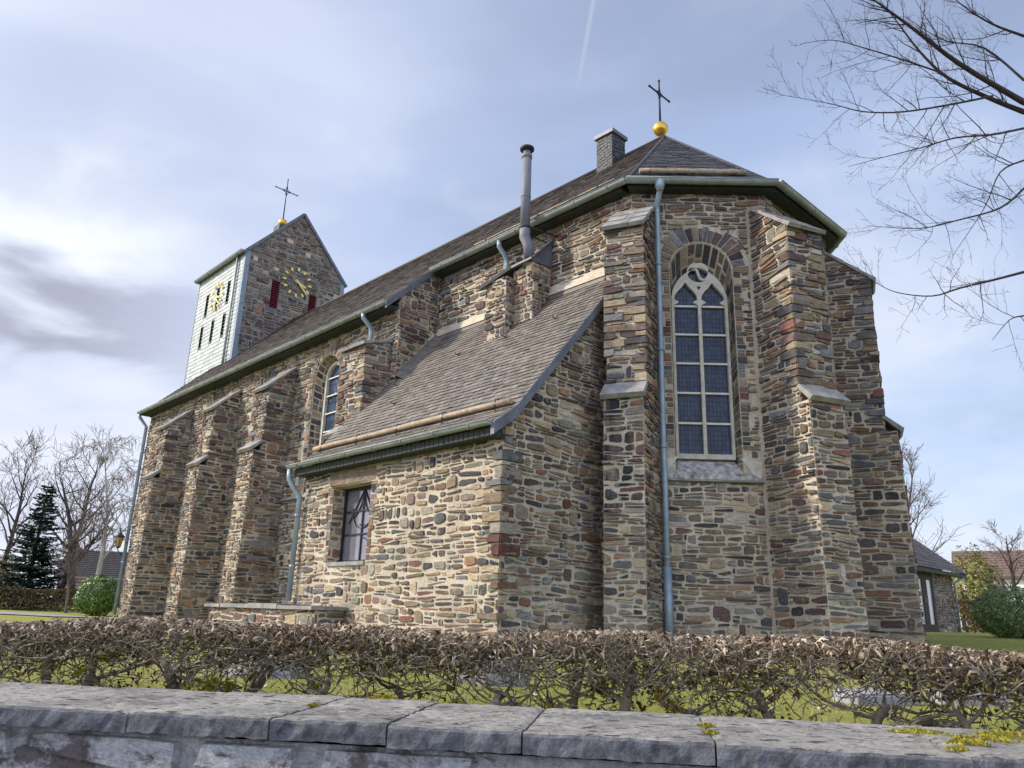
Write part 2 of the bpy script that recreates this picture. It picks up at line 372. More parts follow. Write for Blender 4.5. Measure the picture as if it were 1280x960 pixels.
# ------------------------------------------------------------------ rubble masonry: every stone is real geometry inside its wall's mesh
class Fr:
    def __init__(s, o, ax, up=(0, 0, 1)):
        s.o = V(o); s.ax = V(ax).normalized(); s.up = V(up).normalized(); s.n = s.ax.cross(s.up).normalized()
    def __call__(s, x, z, h=0.0): return s.o+s.ax*x+s.up*z+s.n*h
def clip(poly, a, b, nrm, keep_inside=True):      # half plane through a with inward normal nrm
    out = []; n = len(poly)
    for i in range(n):
        p, q = poly[i], poly[(i+1) % n]
        dp = (p[0]-a[0])*nrm[0]+(p[1]-a[1])*nrm[1]; dq = (q[0]-a[0])*nrm[0]+(q[1]-a[1])*nrm[1]
        if dp >= 0: out.append(p)
        if (dp >= 0) != (dq >= 0):
            t = dp/(dp-dq); out.append((p[0]+(q[0]-p[0])*t, p[1]+(q[1]-p[1])*t))
    return out
def area(p): return .5*sum(p[i][0]*p[(i+1) % len(p)][1]-p[(i+1) % len(p)][0]*p[i][1] for i in range(len(p)))
def ccw(p): return p if area(p) > 0 else p[::-1]
def clip_convex(poly, conv, inset):
    n = len(conv)
    for i in range(n):
        a, b = conv[i], conv[(i+1) % n]; e = (b[0]-a[0], b[1]-a[1]); l = math.hypot(*e)
        if l < 1e-6: continue
        nr = (-e[1]/l, e[0]/l); a2 = (a[0]+nr[0]*inset, a[1]+nr[1]*inset)
        poly = clip(poly, a2, b, nr)
        if len(poly) < 3: return []
    return poly
def stone(mb, fr, pts, h, tone=None, val=None, stain=0.0, mat='stone'):
    n = len(pts); cx = sum(p[0] for p in pts)/n; cy = sum(p[1] for p in pts)/n
    tx = ru(-.05, .05); ty = ru(-.07, .07)
    r0 = [fr(p[0], p[1], -.006) for p in pts]
    r1 = []
    for p in pts:
        dx, dy = p[0]-cx, p[1]-cy; d = math.hypot(dx, dy)+1e-6; k = max(.6, 1-.010/d)
        r1.append(fr(cx+dx*k, cy+dy*k, h+dx*tx+dy*ty+ru(-.002, .002)))
    fs = [(i, (i+1) % n, n+(i+1) % n, n+i) for i in range(n)]+[tuple(range(n, 2*n))]
    mb.add(r0+r1, fs, mat, rnd() if tone is None else tone, rnd() if val is None else val, stain)
def blob(x0, x1, z0a, z0b, z1a, z1b, gap):
    """an irregular stone outline inside a cell whose four corners are given"""
    g = gap*.5
    w = x1-x0; hgt = (z1a+z1b-z0a-z0b)/2
    if w < 2.4*gap or hgt < 2.2*gap: return None
    j = min(.2*w, .05); k = min(.3*hgt, .05)
    P = []
    tl = ru(0, .3)*hgt if rnd() < .35 else 0; tr_ = ru(0, .3)*hgt if rnd() < .35 else 0
    c = [(x0+g+rnd()*j*.4, z0a+g+rnd()*k*.5+tl*rnd()), (x1-g-rnd()*j*.4, z0b+g+rnd()*k*.5+tr_*rnd()), (x1-g-rnd()*j*.6, z1b-g-rnd()*k*.6-tr_), (x0+g+rnd()*j*.6, z1a-g-rnd()*k*.6-tl)]
    for i in range(4):
        p, q, o = c[i], c[(i+1) % 4], c[i-1]
        ca = ru(.05, .25); cb = ru(.08, .38)
        P.append((p[0]+(o[0]-p[0])*cb*.7, p[1]+(o[1]-p[1])*cb*.7)); P.append((p[0]+(q[0]-p[0])*ca, p[1]+(q[1]-p[1])*ca))
        if i in (0, 2):
            for t in ((ru(.3, .45), ru(.55, .75)) if w > .26 else (ru(.4, .6),)):
                P.append((p[0]+(q[0]-p[0])*t, p[1]+(q[1]-p[1])*t+ru(-.12, .35)*k*(1 if i == 2 else -1)))
    return P
def rubble(mb, fr, poly, holes=(), rowh=(.045, .155), ln=(.13, .46), gap=.010, relief=(.010, .042), wob=.045, drop=.0, stainf=None, inset=.004, bias=None, mat='stone'):
    poly = ccw(list(poly)); xs = [p[0] for p in poly]; zs = [p[1] for p in poly]
    x0, x1, z0, z1 = min(xs), max(xs), min(zs), max(zs)
    rows = [z0-.02]
    while rows[-1] < z1+.05: rows.append(rows[-1]+(ru(*rowh) if rnd() < .8 else ru(rowh[0], rowh[0]*1.4)))
    ph = [(rnd()*9, rnd()*9, ru(.5, 1.1), ru(1.8, 3.2)) for _ in rows]
    def zb(i, x):
        p = ph[i]; return rows[i]+wob*(math.sin(x*p[2]*2+p[0])*.6+math.sin(x*p[3]*2+p[1])*.4)
    hs = [ccw(list(h)) for h in holes]
    block = []
    for i in range(len(rows)-1):
        x = x0-rnd()*ln[1]; nblock = []
        hh = rows[i+1]-rows[i]
        while x < x1:
            w = ru(*ln) if hh > .1 else ru(ln[0]*1.2, ln[1]*1.25)
            if rnd() < .18: w *= .55
            xa, xb = x, x+w; x = xb
            for q0, q1 in block:
                if xa < q1 and xb > q0:
                    if xa >= q0: xa = min(xb, q1)
                    else: xb = q0; x = q0 if q0 > xa+.02 else x
            if xb-xa < .04: x = max(x, xb); continue
            if xb < x0 or rnd() < drop: continue
            a0, b0, a1, b1 = zb(i, xa), zb(i, xb), zb(i+1, xa), zb(i+1, xb)
            tall = hh < .15 and xb-xa < .34 and rnd() < .13 and i+2 < len(rows)
            if tall: a1, b1 = zb(i+2, xa), zb(i+2, xb); nblock.append((xa, xb))
            cells = [(a0, b0, a1, b1)]
            if hh > .105 and not tall and rnd() < .45:
                t = ru(.35, .65); t2 = min(.75, max(.25, t+ru(-.12, .12)))
                ma, mb_ = a0+(a1-a0)*t, b0+(b1-b0)*t2; cells = [(a0, b0, ma, mb_), (ma, mb_, a1, b1)]
            for (p, q, r, s_) in cells:
                P = blob(xa, xb, p, q, r, s_, gap*ru(.6, 1.5))
                if not P: continue
                P = clip_convex(P, poly, inset)
                if len(P) < 3: continue
                for h in hs:
                    n = len(P); c = (sum(k[0] for k in P)/n, sum(k[1] for k in P)/n); best = None
                    for e in range(len(h)):
                        a, b = h[e], h[(e+1) % len(h)]; ex, ey = b[0]-a[0], b[1]-a[1]; l = math.hypot(ex, ey)
                        if l < 1e-6: continue
                        d = ((c[0]-a[0])*ey-(c[1]-a[1])*ex)/l
                        if best is None or d > best[0]: best = (d, a, (ey/l, -ex/l))
                    if best[0] <= .01: P = []; break
                    P = clip(P, (best[1][0]+best[2][0]*.006, best[1][1]+best[2][1]*.006), None, best[2])
                    if len(P) < 3: P = []; break
                if len(P) < 3 or abs(area(P)) < .0012: continue
                c = (sum(k[0] for k in P)/len(P), sum(k[1] for k in P)/len(P))
                tone = rnd() if bias is None else bias(rnd())
                stone(mb, fr, P, ru(*relief), tone, None, stainf(c[0], c[1]) if stainf else 0.0, mat)
        block = nblock
def sheet(mb, fr, outer, holes, mat, h=0.0):
    polys = [[V((p[0], p[1], 0)) for p in outer]]+[[V((p[0], p[1], 0)) for p in q] for q in holes]
    flat = [p for q in polys for p in q]
    tris = tessellate_polygon(polys)
    P = [fr(p.x, p.y, h) for p in flat]; fs = []
    for t in tris:
        a, b, c = [flat[i] for i in t]
        fs.append(tuple(t) if (b-a).cross(c-a).z > 0 else tuple(t[::-1]))
    mb.add(P, fs, mat)
def wall(mb, fr, poly, holes=(), excl=None, mortar='mortar', **k):
    sheet(mb, fr, poly, holes, mortar)
    rubble(mb, fr, poly, holes if excl is None else excl, **k)
def dark(t): return t if t < .25 else .36+(t-.25)*.6 if rnd() < .6 else t   # older, slatier courses
def plate(mb, fr, outer, holes, h0, h1, mat):
    """flat plate with holes, with thickness"""
    sheet(mb, fr, outer, holes, mat, h1)
    n0 = len(mb.f)
    sheet(mb, fr, outer, holes, mat, h0)
    for i in range(n0, len(mb.f)): mb.f[i] = mb.f[i][::-1]
    for lp, sgn in [(ccw(list(outer)), 1)]+[(ccw(list(q)), -1) for q in holes]:
        n = len(lp)
        for i in range(n):
            a, b = lp[i], lp[(i+1) % n]
            q = [fr(a[0], a[1], h0), fr(b[0], b[1], h0), fr(b[0], b[1], h1), fr(a[0], a[1], h1)]
            mb.face(q if sgn > 0 else q[::-1], mat)

def slates(mb, fr, poly, rh=.16, sw=.2, mat='slate_main', lift=.014, under=True, slant=0.0, skip=None, jit=.012):
    """rows of single slates over a convex roof polygon; fr(x along eave, z up the slope, h)"""
    poly = ccw(list(poly))
    if under: mb.face([fr(p[0], p[1], -.004) for p in poly], mat, .2)
    xs = [p[0] for p in poly]; zs = [p[1] for p in poly]
    z = min(zs); r = 0
    while z < max(zs):
        x = min(xs)-sw*rnd()-.3
        while x < max(xs)+.3:
            w = sw*ru(.75, 1.25)
            sh = slant*(x-min(xs))
            dz = ru(-jit, jit)
            P = [(x+.004, z+sh+dz-.01), (x+w-.004, z+sh+dz-.01+ru(-jit, jit)*.5), (x+w-.004, z+sh+rh+.03), (x+.004, z+sh+rh+.03)]
            if slant == 0 and rnd() < .5: P[0] = (P[0][0], P[0][1]+ru(0, .02))
            P = clip_convex(P, poly, 0)
            x += w
            if len(P) < 3 or abs(area(P)) < 1e-4: continue
            t = rnd(); zlo = min(p[1] for p in P); up = ru(.8, 1.4)*lift
            top = [fr(p[0], p[1], up*(1-(p[1]-zlo)/(rh+.05))+.002) for p in P]
            bot = [fr(p[0], p[1], -.003) for p in P]
            n = len(P)
            mb.add(top+bot, [tuple(range(n))]+[((i+1) % n, i, n+i, n+(i+1) % n) for i in range(n)], mat, t, rnd())
        z += rh*ru(.96, 1.04); r += 1

# ================================================================== terrain
def sst(x): x = max(0.0, min(1.0, x)); return x*x*(3-2*x)
def ground_z(x, y):
    z = 1.08+.02*math.sin(x*.7)*math.cos(y*.5)
    z += .40*sst((x-2.5)/8)*sst((y-7)/12)
    z += .24*sst((y-31)/14)*sst((2-x)/10)
    return z
WD = V((.987, -.161, 0)); WN = V((.161, .987, 0)); WO = V((0, 2.08, 0))      # street wall: direction, inward normal, a front point
def wp(s, t, z): p = WO+WD*s+WN*t; return V((p.x, p.y, z))
mb = MB()
ss = [-400, -200, -120, -80]+[-60+i*2 for i in range(61)]+[80, 120, 200, 400]
ts = [.50, .8, 1.2]+[1.6+i*.8 for i in range(60)]+[52, 58, 66, 80, 110, 160, 300, 700]
G = [[None]*len(ts) for _ in ss]
for i, s_ in enumerate(ss):
    for j, t in enumerate(ts):
        p = wp(s_, t, 0); G[i][j] = len(mb.v); mb.v.append(V((p.x, p.y, ground_z(p.x, p.y))))
k = mb.slot('grass')
for i in range(len(ss)-1):
    for j in range(len(ts)-1):
        mb.f.append((G[i][j], G[i+1][j], G[i+1][j+1], G[i][j+1])); mb.m.append(k); mb.a.append((.5, .5, 0)); mb.sm.append(True)
o = struct(mb.build('lawn'))
mb = MB(); mb.face([wp(-400, .5, 0), wp(-400, -300, 0), wp(400, -300, 0), wp(400, .5, 0)], 'asphalt'); struct(mb.build('street'))
# path at the far left, towards the west front
mb = MB()
pl = [(-13.6, 27.3), (-15.5, 29.6), (-20, 32.5), (-28, 36.5), (-45, 44)]; pr = [(-14.6, 26.0), (-17, 28.0), (-22, 29.8), (-31, 31.5), (-48, 35)]
for i in range(len(pl)-1):
    q = [pr[i], pl[i], pl[i+1], pr[i+1]]
    mb.face([V((a, b, ground_z(a, b)+.03)) for a, b in q][::-1], 'path')
struct(mb.build('path'))

# ================================================================== church
K = V((-0.1072731, 11.49949966, 1.1)); OFF = V((0, 0, 1.1))
CA = math.atan2(-.72565761, .68805598)
church = empty('church', K, CA)
tag(church, 'rubble stone church with polygonal choir, slate roofs, buttresses and slate clad tower', 'church')
def cw(x, y, z):                       # church frame -> world
    c, s_ = math.cos(CA), math.sin(CA); return V((K.x+x*c-y*s_, K.y+x*s_+y*c, z))
def part(mb, name, parent=church, label=None):
    o = mb.build(name, parent, OFF if parent is not None else None)
    if label: o['label'] = label
    return o
Z0 = 1.0
SL = .985; YE = 1.42; ZE = 8.48; YR = 6.03
def zroof(y): return ZE+SL*(y-YE)
ZR = zroof(YR); YC = 2.62; ZC = zroof(YC)
UW = -21.5; UN = -5.62; YN = 1.78; YNS = 10.28; YCH = 2.92; YCS = 9.14
A = V((.30, 2.92, 0)); B = V((2.12, 4.74, 0)); C_ = V((2.12, 7.32, 0)); D_ = V((.30, 9.14, 0))
r2 = 2**-.5
def arc(cx, cz, r, a0, a1, n): return [(cx+r*math.cos(R(a0+(a1-a0)*i/n)), cz+r*math.sin(R(a0+(a1-a0)*i/n))) for i in range(n+1)]
def round_arch(c, w, z0, zs, n=12): return [(c+w/2, z0)]+arc(c, zs, w/2, 0, 180, n)+[(c-w/2, z0)]          # ccw
def pointed(c, w, z0, zs, k=1.15, n=9):
    r = w*k*.5+w*.0; r = w*.5*k; cxr = c+w/2-r; 
    import math as m
    at = m.degrees(m.acos((c-cxr)/r))
    right = arc(cxr, zs, r, 0, at, n); left = arc(c-w/2+r, zs, r, 180-at, 180, n)
    return [(c+w/2, z0)]+right+left[1:]+[(c-w/2, z0)]
def resample(poly, n):
    L = [0]
    for i in range(len(poly)-1): L.append(L[-1]+math.dist(poly[i], poly[i+1]))
    out = []; j = 0
    for i in range(n):
        t = L[-1]*i/(n-1)
        while j < len(L)-2 and L[j+1] < t: j += 1
        u = (t-L[j])/max(1e-9, L[j+1]-L[j]); out.append((poly[j][0]+(poly[j+1][0]-poly[j][0])*u, poly[j][1]+(poly[j+1][1]-poly[j][1])*u))
    return out
def reveal(mb, fr, outer, inner, depth, n=40, mortar='mortar'):
    """splayed reveal between the opening in the wall face and the window frame, with its own stones"""
    o_, i_ = resample(outer, n), resample(inner, n)
    for k in range(n-1):
        q = [fr(*o_[k], 0), fr(*i_[k], -depth), fr(*i_[k+1], -depth), fr(*o_[k+1], 0)]
        mb.face(q[::-1], mortar)
        a, b, c, d = q
        nrm = (c-a).cross(d-b).normalized()
        ctr = (a+b+c+d)/4; cen = fr(sum(p[0] for p in o_)/n, sum(p[1] for p in o_)/n, 0)
        if nrm.dot(cen-ctr) < 0: nrm = -nrm
        u0 = 0.03
        while u0 < .9:
            u1 = min(.98, u0+ru(.35, .8)); 
            if u1 > .82: u1 = .98
            def P(u, v, h): return (a+(b-a)*u)*(1-v)+(d+(c-d)*u)*v+nrm*h
            v0, v1 = ru(.06, .16), ru(.84, .95)
            ring = [(u0+.03, v0), (u1-.03, v0+ru(-.03, .05)), (u1-.02, v1), (u0+.03, v1+ru(-.05, .03))]
            lo = [P(x, y, -.002) for x, y in ring]; hi = [P(u0+(x-u0)*.96+.01, y, ru(.004, .014)) for x, y in ring]
            vs = lo+hi; fs = [(3, 2, 1, 0), (4, 5, 6, 7)]+[(i, (i+1) % 4, 4+(i+1) % 4, 4+i) for i in range(4)]
            mb.add(vs, fs, 'stone', ru(0, .65), rnd()*.6); u0 = u1+.03
def voussoirs(mb, fr, c, zs, r0, r1, a0=-8, a1=188, w=.085):
    a = a0
    while a < a1:
        st = math.degrees(w*ru(.65, 1.35)/r0); b = min(a+st, a1+4)
        g = math.degrees(.012/r0); ro = r1*ru(.92, 1.08)
        P = [(c+r*math.cos(R(t)), zs+r*math.sin(R(t))) for r, t in ((r0+.01, a+g), (ro, a+g*.8), (ro*ru(.97, 1.02), b-g*.3), (r0+.012, b-g*.3))]
        stone(mb, fr, ccw(P), ru(.008, .028), ru(0, .68)); a = b

def quoins(mb, F1, x1, s1, F2, x2, s2, z0, z1, big=.42, small=.2, hh=(.09, .22)):
    """larger dressed stones turning a corner: they run back s1 / s2 along the two faces"""
    z = z0; k = 0
    while z < z1-.05:
        h = min(ru(*hh), z1-z); a, b = (big, small) if k % 2 else (small, big); a *= ru(.7, 1.2); b *= ru(.7, 1.2); t, v = ru(0, 1), rnd(); r = ru(.034, .048)
        if rnd() < .68:
            for F, x0, sg, l in ((F1, x1, s1, a), (F2, x2, s2, b)):
                P = [(x0-sg*r*.85, z+.006), (x0+sg*l*.5, z+ru(0, .01)), (x0+sg*l, z+.008+ru(0, .02)), (x0+sg*l*ru(.94, 1.02), z+h-.006-ru(0, .02)), (x0+sg*l*.5, z+h-.004-ru(0, .01)), (x0-sg*r*.85, z+h-.006)]
                stone(mb, F, ccw(P), r, t, v)
        z += h; k += 1
# ---- walls
Fnave = Fr((0, YN, 0), (1, 0, 0)); Fch = Fr((0, YCH, 0), (1, 0, 0))
FNE = Fr(A, (r2, r2, 0)); FE = Fr(B, (0, 1, 0)); FSE = Fr(C_, (-r2, r2, 0)); LAB = (B-A).length; LE = (C_-B).length
# nave: north wall with four arched windows
NWIN = [-19.1, -15.55, -12.0, -8.7]
WZ0, WZS, WW = 4.4, 7.35, 1.24
mb = MB()
holes = [round_arch(c, WW, WZ0, WZS) for c in NWIN]
excl = [round_arch(c, WW+.44, WZ0, WZS) for c in NWIN]
znt = zroof(YN)-.06
wall(mb, Fnave, [(UW, Z0), (UN, Z0), (UN, znt), (UW, znt)], holes, excl)
for c in NWIN:
    voussoirs(mb, Fnave, c, WZS, WW/2, WW/2+.3)
    for sg in (-1, 1):
        z = WZ0
        while z < WZS-.02:
            h = min(ru(.08, .2), WZS-z); e = ru(.17, .25); x0 = c+sg*(WW/2+.008); x1 = c+sg*(WW/2+e)
            P = [(x0, z+.008), (x1, z+.008), (x1, z+h-.008), (x0, z+h-.008)]; stone(mb, Fnave, ccw(P), ru(.006, .024)); z += h
    reveal(mb, Fnave, round_arch(c, WW, WZ0, WZS, 16), round_arch(c, WW-.36, WZ0+.05, WZS+.05, 16), .3, 44)
# east return of the nave wall beside the choir
Fret = Fr((UN, 0, 0), (0, 1, 0))
wall(mb, Fret, [(YN, Z0), (YCH, Z0), (YCH, zroof(YCH)-.05), (YN, znt)])
Fw = Fr((UW, 0, 0), (0, -1, 0))
wall(mb, Fw, [(-YNS, Z0), (-YN, Z0), (-YN, znt), (-YR, ZR-.1), (-YNS, znt)], rowh=(.14, .26), ln=(.3, .7))
Fsn = Fr((0, YNS, 0), (-1, 0, 0)); wall(mb, Fsn, [(-UN, Z0), (-UW, Z0), (-UW, znt), (-UN, znt)], rowh=(.16, .3), ln=(.3, .8))
Fret2 = Fr((UN, 0, 0), (0, 1, 0)); wall(mb, Fret2, [(YCS, Z0), (YNS, Z0), (YNS, znt), (YCS, zroof(YCH)-.05)], rowh=(.16, .3), ln=(.3, .8))
part(mb, 'nave_wall')
# choir
zct = zroof(YCH)-.06
mb = MB()
wall(mb, Fch, [(UN, 7.4), (A.x, 7.4), (A.x, zct), (UN, zct)], gap=.012)
CW_, CZ0, CZS = 1.18, 4.10, 7.95; CC = 1.285
ro = round_arch(CC, CW_, CZ0, CZS); rex = [(CC+.62+.3, 3.93), (CC+.62+.3, 4.28), (CC+.83, 4.32)]+arc(CC, CZS, .93, 0, 180, 12)+[(CC-.83, 4.32), (CC-.92, 4.28), (CC-.92, 3.93)]
wall(mb, FNE, [(0, Z0), (LAB, Z0), (LAB, zct), (0, zct)], [ro], [[(CC+.74, 4.3), (CC+.74, CZS+.02), (CC-.74, CZS+.02), (CC-.74, 4.3)], arc(CC, CZS, .93, -3, 183, 14), [(CC+.9, 3.93), (CC+.9, 4.36), (CC-.9, 4.36), (CC-.9, 3.93)]])
voussoirs(mb, FNE, CC, CZS, CW_/2, CW_/2+.33, -4, 184, .095)
for sg in (-1, 1):
    z = 4.5
    while z < CZS-.02:
        h = min(ru(.06, .17), CZS-z); e = ru(.10, .20); x0 = CC+sg*(CW_/2+.008); x1 = CC+sg*(CW_/2+e)
        stone(mb, FNE, ccw([(x0, z+.007), (x1, z+.007+ru(-.01, .01)), (x1, z+h-.008), (x0, z+h-.008)]), ru(.006, .026)); z += h
reveal(mb, FNE, round_arch(CC, CW_, CZ0, CZS, 20), pointed(CC, 1.06, CZ0+.05, 7.42, 1.35, 10), .33, 60)
wall(mb, FE, [(0, Z0), (LE, Z0), (LE, zct), (0, zct)])
wall(mb, FSE, [(0, Z0), (LAB, Z0), (LAB, zct), (0, zct)], rowh=(.14, .28), ln=(.3, .7))
Fsc = Fr((0, YCS, 0), (-1, 0, 0)); wall(mb, Fsc, [(-D_.x, Z0), (-UN, Z0), (-UN, zct), (-D_.x, zct)], rowh=(.16, .3), ln=(.3, .8))
part(mb, 'choir_wall')

# ---- buttresses
def buttress(corner, d, w, d1, d2, zstep, ztop, zwall, tshift=0.0, stain=False, name='buttress', plain_side=False):
    d = V(d).normalized(); t = V((-d.y, d.x, 0))          # right as seen from outside: n = ax x up
    c = V(corner)+t*tshift
    mb = MB(); db = d2+.05
    Ffront_lo = Fr(c+d*db-t*w/2+V((0, 0, Z0)), t, (d*(d2-db)+V((0, 0, zstep-Z0))))
    Llo = math.hypot(zstep-Z0, db-d2)
    sf = None
    if stain: sf = lambda x, z: (1.0 if z > Llo-1.9 and .08 < x < .45 else 0.25 if z > Llo-1.2 else 0.0)
    wall(mb, Ffront_lo, [(0, 0), (w, 0), (w, Llo), (0, Llo)], stainf=sf)
    Fup = Fr(c+d*d1-t*w/2, t); wall(mb, Fup, [(0, zstep), (w, zstep), (w, ztop), (0, ztop)])
    for sg in (-1, 1):
        # side frames: right side: ax = -d ; left side: ax = d
        F = Fr(c+t*w/2, -d) if sg > 0 else Fr(c-t*w/2, d)
        X = (lambda q: -q) if sg > 0 else (lambda q: q)
        lo = [(X(-.45), Z0), (X(db), Z0), (X(d2), zstep), (X(-.45), zstep)]; hi = [(X(-.45), zstep), (X(d1), zstep), (X(d1), ztop), (X(0), zwall), (X(-.45), zwall)]
        sheet(mb, F, lo, [], 'mortar'); sheet(mb, F, hi, [], 'mortar')
        lo2 = [(X(-.02), Z0), (X(db), Z0), (X(d2), zstep), (X(-.02), zstep)]; hi2 = [(X(-.02), zstep), (X(d1), zstep), (X(d1), ztop), (X(-.02), zwall)]
        rubble(mb, F, lo2, ln=(.16, .5), bias=dark); rubble(mb, F, hi2, ln=(.16, .5), bias=dark)
    mb.face([c-t*w/2+d*d1+V((0, 0, zstep)), c-t*w/2+d*d2+V((0, 0, zstep)), c+t*w/2+d*d2+V((0, 0, zstep)), c+t*w/2+d*d1+V((0, 0, zstep))][::-1], 'mortar')
    mb.face([c-t*w/2+V((0, 0, zwall)), c-t*w/2+d*d1+V((0, 0, ztop)), c+t*w/2+d*d1+V((0, 0, ztop)), c+t*w/2+V((0, 0, zwall))], 'mortar')
    for sg in (-1, 1):
        F = Fr(c+t*w/2, -d) if sg > 0 else Fr(c-t*w/2, d)
        quoins(mb, Fup, w if sg > 0 else 0, -sg, F, -d1 if sg > 0 else d1, sg, zstep+.3, ztop, .34, .17, (.07, .18))
    b = part(mb, name)
    # weathering slabs
    m2 = MB()
    def slab(p0, p1, th, ov, wd, rows):
        a, e = V(p0), V(p1); up = (e-a); n = up.normalized()
        F = Fr(a-t*wd/2, t, up); L = up.length
        for r in range(rows):
            z0 = L*r/rows-(.01 if r else 0); z1 = L*(r+1)/rows+.03
            xj = ru(.35, .65)*wd if rows > 1 else 0
            for xa, xb in (((0, xj-.004), (xj+.004, wd)) if xj else ((0, wd),)):
                q = [(xa, z0), (xb, z0), (xb, z1), (xa, z1)]
                hi0 = th*(1.0+.25*(rows-r)/rows)
                P = [F(x_, z_, 0.002) for x_, z_ in q]+[F(q[0][0]+.006, z0+.004, hi0), F(q[1][0]-.006, z0+.004, hi0), F(q[2][0]-.004, z1, hi0*.72), F(q[3][0]+.004, z1, hi0*.72)]
                m2.add(P, [(3, 2, 1, 0), (4, 5, 6, 7)]+[(i, (i+1) % 4, 4+(i+1) % 4, 4+i) for i in range(4)], 'capstone')
    sl = (zwall-ztop)/d1
    slab(c+d*(d1+.1)+V((0, 0, ztop-.1*sl)), c+d*.0+V((0, 0, zwall)), .06, .1, w+.1, 3)
    part(m2, 'cap', b); m2 = MB()
    ss_ = (d2-d1)+.03
    slab(c+d*(d2+.06)+V((0, 0, zstep-.03)), c+d*(d1-.0)+V((0, 0, zstep+.24)), .075, .06, w+.08, 1)
    part(m2, 'weathering', b)
    return b
for ue in (-17.36, -13.71, -10.33):
    buttress((ue-.36, YN, 0), (0, -1, 0), .72, .75, .98, 5.5, 7.25, 7.95)
buttress((-6.32, YN, 0), (0, -1, 0), .95, .68, .9, 5.3, 7.42, 7.62)
s22, c22 = math.sin(R(22.5)), math.cos(R(22.5))
buttress(A, (s22, -c22, 0), .68, .80, 1.0, 5.15, 8.45, 9.15, .06, True)
buttress(B, (c22, -s22, 0), .74, .93, 1.13, 5.12, 8.4, 9.17)
buttress(C_, (c22, s22, 0), .72, .76, .97, 5.2, 8.42, 9.07)
buttress(D_, (s22, c22, 0), .72, .76, .97, 5.2, 8.42, 9.07)

# ---- string courses
mb = MB()
def string(F, x0, x1, z, mat='capstone'):
    q = [(0, z-.05), (.09, z-.03), (.09, z), (0, z+.07)]
    P = [F(x0, b, a) for a, b in q]+[F(x1, b, a) for a, b in q]
    mb.add(P, [(0, 1, 2, 3), (7, 6, 5, 4)]+[(i, 4+i, 4+(i+1) % 4, (i+1) % 4) for i in range(4)], mat)
for x0, x1 in ((UW, -18.1), (-17.34, -14.45), (-13.69, -11.07), (-10.31, -6.05)): string(Fnave, x0, x1, 4.3)
part(mb, 'string_course')
mb = MB(); string(FNE, .12, LAB-.12, 3.95); part(mb, 'string_course')

# ---- the tall traceried choir window
def choir_window(F, c, z0, zs, w, depth, bars=True):
    m = MB()
    out = pointed(c, w, z0, zs, 1.35, 12)
    jw, mw = .052, .062
    lw = (w-2*jw-mw)/2
    holes = []
    for sg in (-1, 1):
        lc = c+sg*(mw/2+lw/2); h = lw/2
        # cusped pointed head
        zs2 = zs-.09
        head = [(lc+h, z0+.09), (lc+h, zs2), (lc+h*.62, zs2+.05), (lc+h*.62, zs2+.07), (lc+h*.98, zs2+.12), (lc+h*.92, zs2+.20), (lc+h*.62, zs2+.30), (lc+h*.30, zs2+.37), (lc, zs2+.47)]
        holes.append(head+[(2*lc-x_, z_) for x_, z_ in head[::-1][1:]])
    zc = zs+.60; rc = .215
    # two mouchettes swirling in the top circle
    up_ = arc(c, zc, rc, 20, 185, 14); q = [(c-rc*.42+rc*.50*math.cos(R(t)), zc-.01+rc*.5*math.sin(R(t))) for t in (150, 110, 70, 30, 0)]
    q2 = [(c+rc*.12, zc-.06), (c+rc*.3, zc-.13), (c+rc*.58, zc-.14), (c+rc*.86, zc-.04)]
    holes.append(ccw(up_+[(x_, z_) for x_, z_ in q]+q2))
    dn = arc(c, zc, rc, 195, 318, 12); s2 = [(c+rc*.36, zc-.185), (c+rc*.08, zc-.15), (c-rc*.10, zc-.05), (c-rc*.18, zc+.03), (c-rc*.42, zc+.07), (c-rc*.7, zc+.03)]
    holes.append(ccw(dn+s2))
    # triangle between the heads
    holes.append([(c-.045, zs+.30), (c, zs+.22), (c+.045, zs+.30)])
    plate(m, F, out, holes, -depth-.02, -depth+.10, 'sandstone')
    w_ = MB(); w_.uv = None
    g = MB(); sheet(g, F, pointed(c, w-.02, z0+.01, zs, 1.35, 12), [], 'leaded', -depth+.015)
    g.uv = lambda p: ((p-F.o).dot(F.ax), p.z)
    root = part(m, 'window')
    part(g, 'pane', root)
    for i in range(6):
        zb = z0+.09+(zs-.10-z0-.09)*i/5.0
        if i == 0: continue
        for sg in (-1, 1):
            b = MB(); lc = c+sg*(mw/2+lw/2)
            b.box((lc-lw/2-.01, 0, zb-.022), (lc+lw/2+.01, 0, zb+.022), 'whitebar')
            b = MB(); b.prism([(lc-lw/2-.008, zb-.018), (lc+lw/2+.008, zb-.018), (lc+lw/2+.008, zb+.018), (lc-lw/2-.008, zb+.018)], F, -depth+.02, -depth+.065, 'whitebar')
            part(b, 'glazing_bar', root)
    return root
wroot = choir_window(FNE, CC, 4.37, 7.42, 1.06, .33)
m = MB()   # sloping sill and its pale end blocks
sx = .80
P = [FNE(CC-.53, 4.36, -.32), FNE(CC+.53, 4.36, -.32), FNE(CC+sx, 4.02, .10), FNE(CC-sx, 4.02, .10), FNE(CC-sx, 3.95, .10), FNE(CC+sx, 3.95, .10), FNE(CC-.53, 4.0, -.32), FNE(CC+.53, 4.0, -.32)]
m.add(P, [(0, 3, 2, 1), (3, 4, 5, 2), (4, 6, 7, 5), (0, 6, 4, 3), (1, 2, 5, 7)], 'sillstone')
part(m, 'sill', wroot)
for sg in (-1, 1):
    m = MB(); m.prism(ccw([(CC+sg*.54, 4.36), (CC+sg*.92, 4.28), (CC+sg*.92, 3.99), (CC+sg*.80, 3.99)]), FNE, -.1, .02, 'sandstone'); part(m, 'sill_block', wroot)
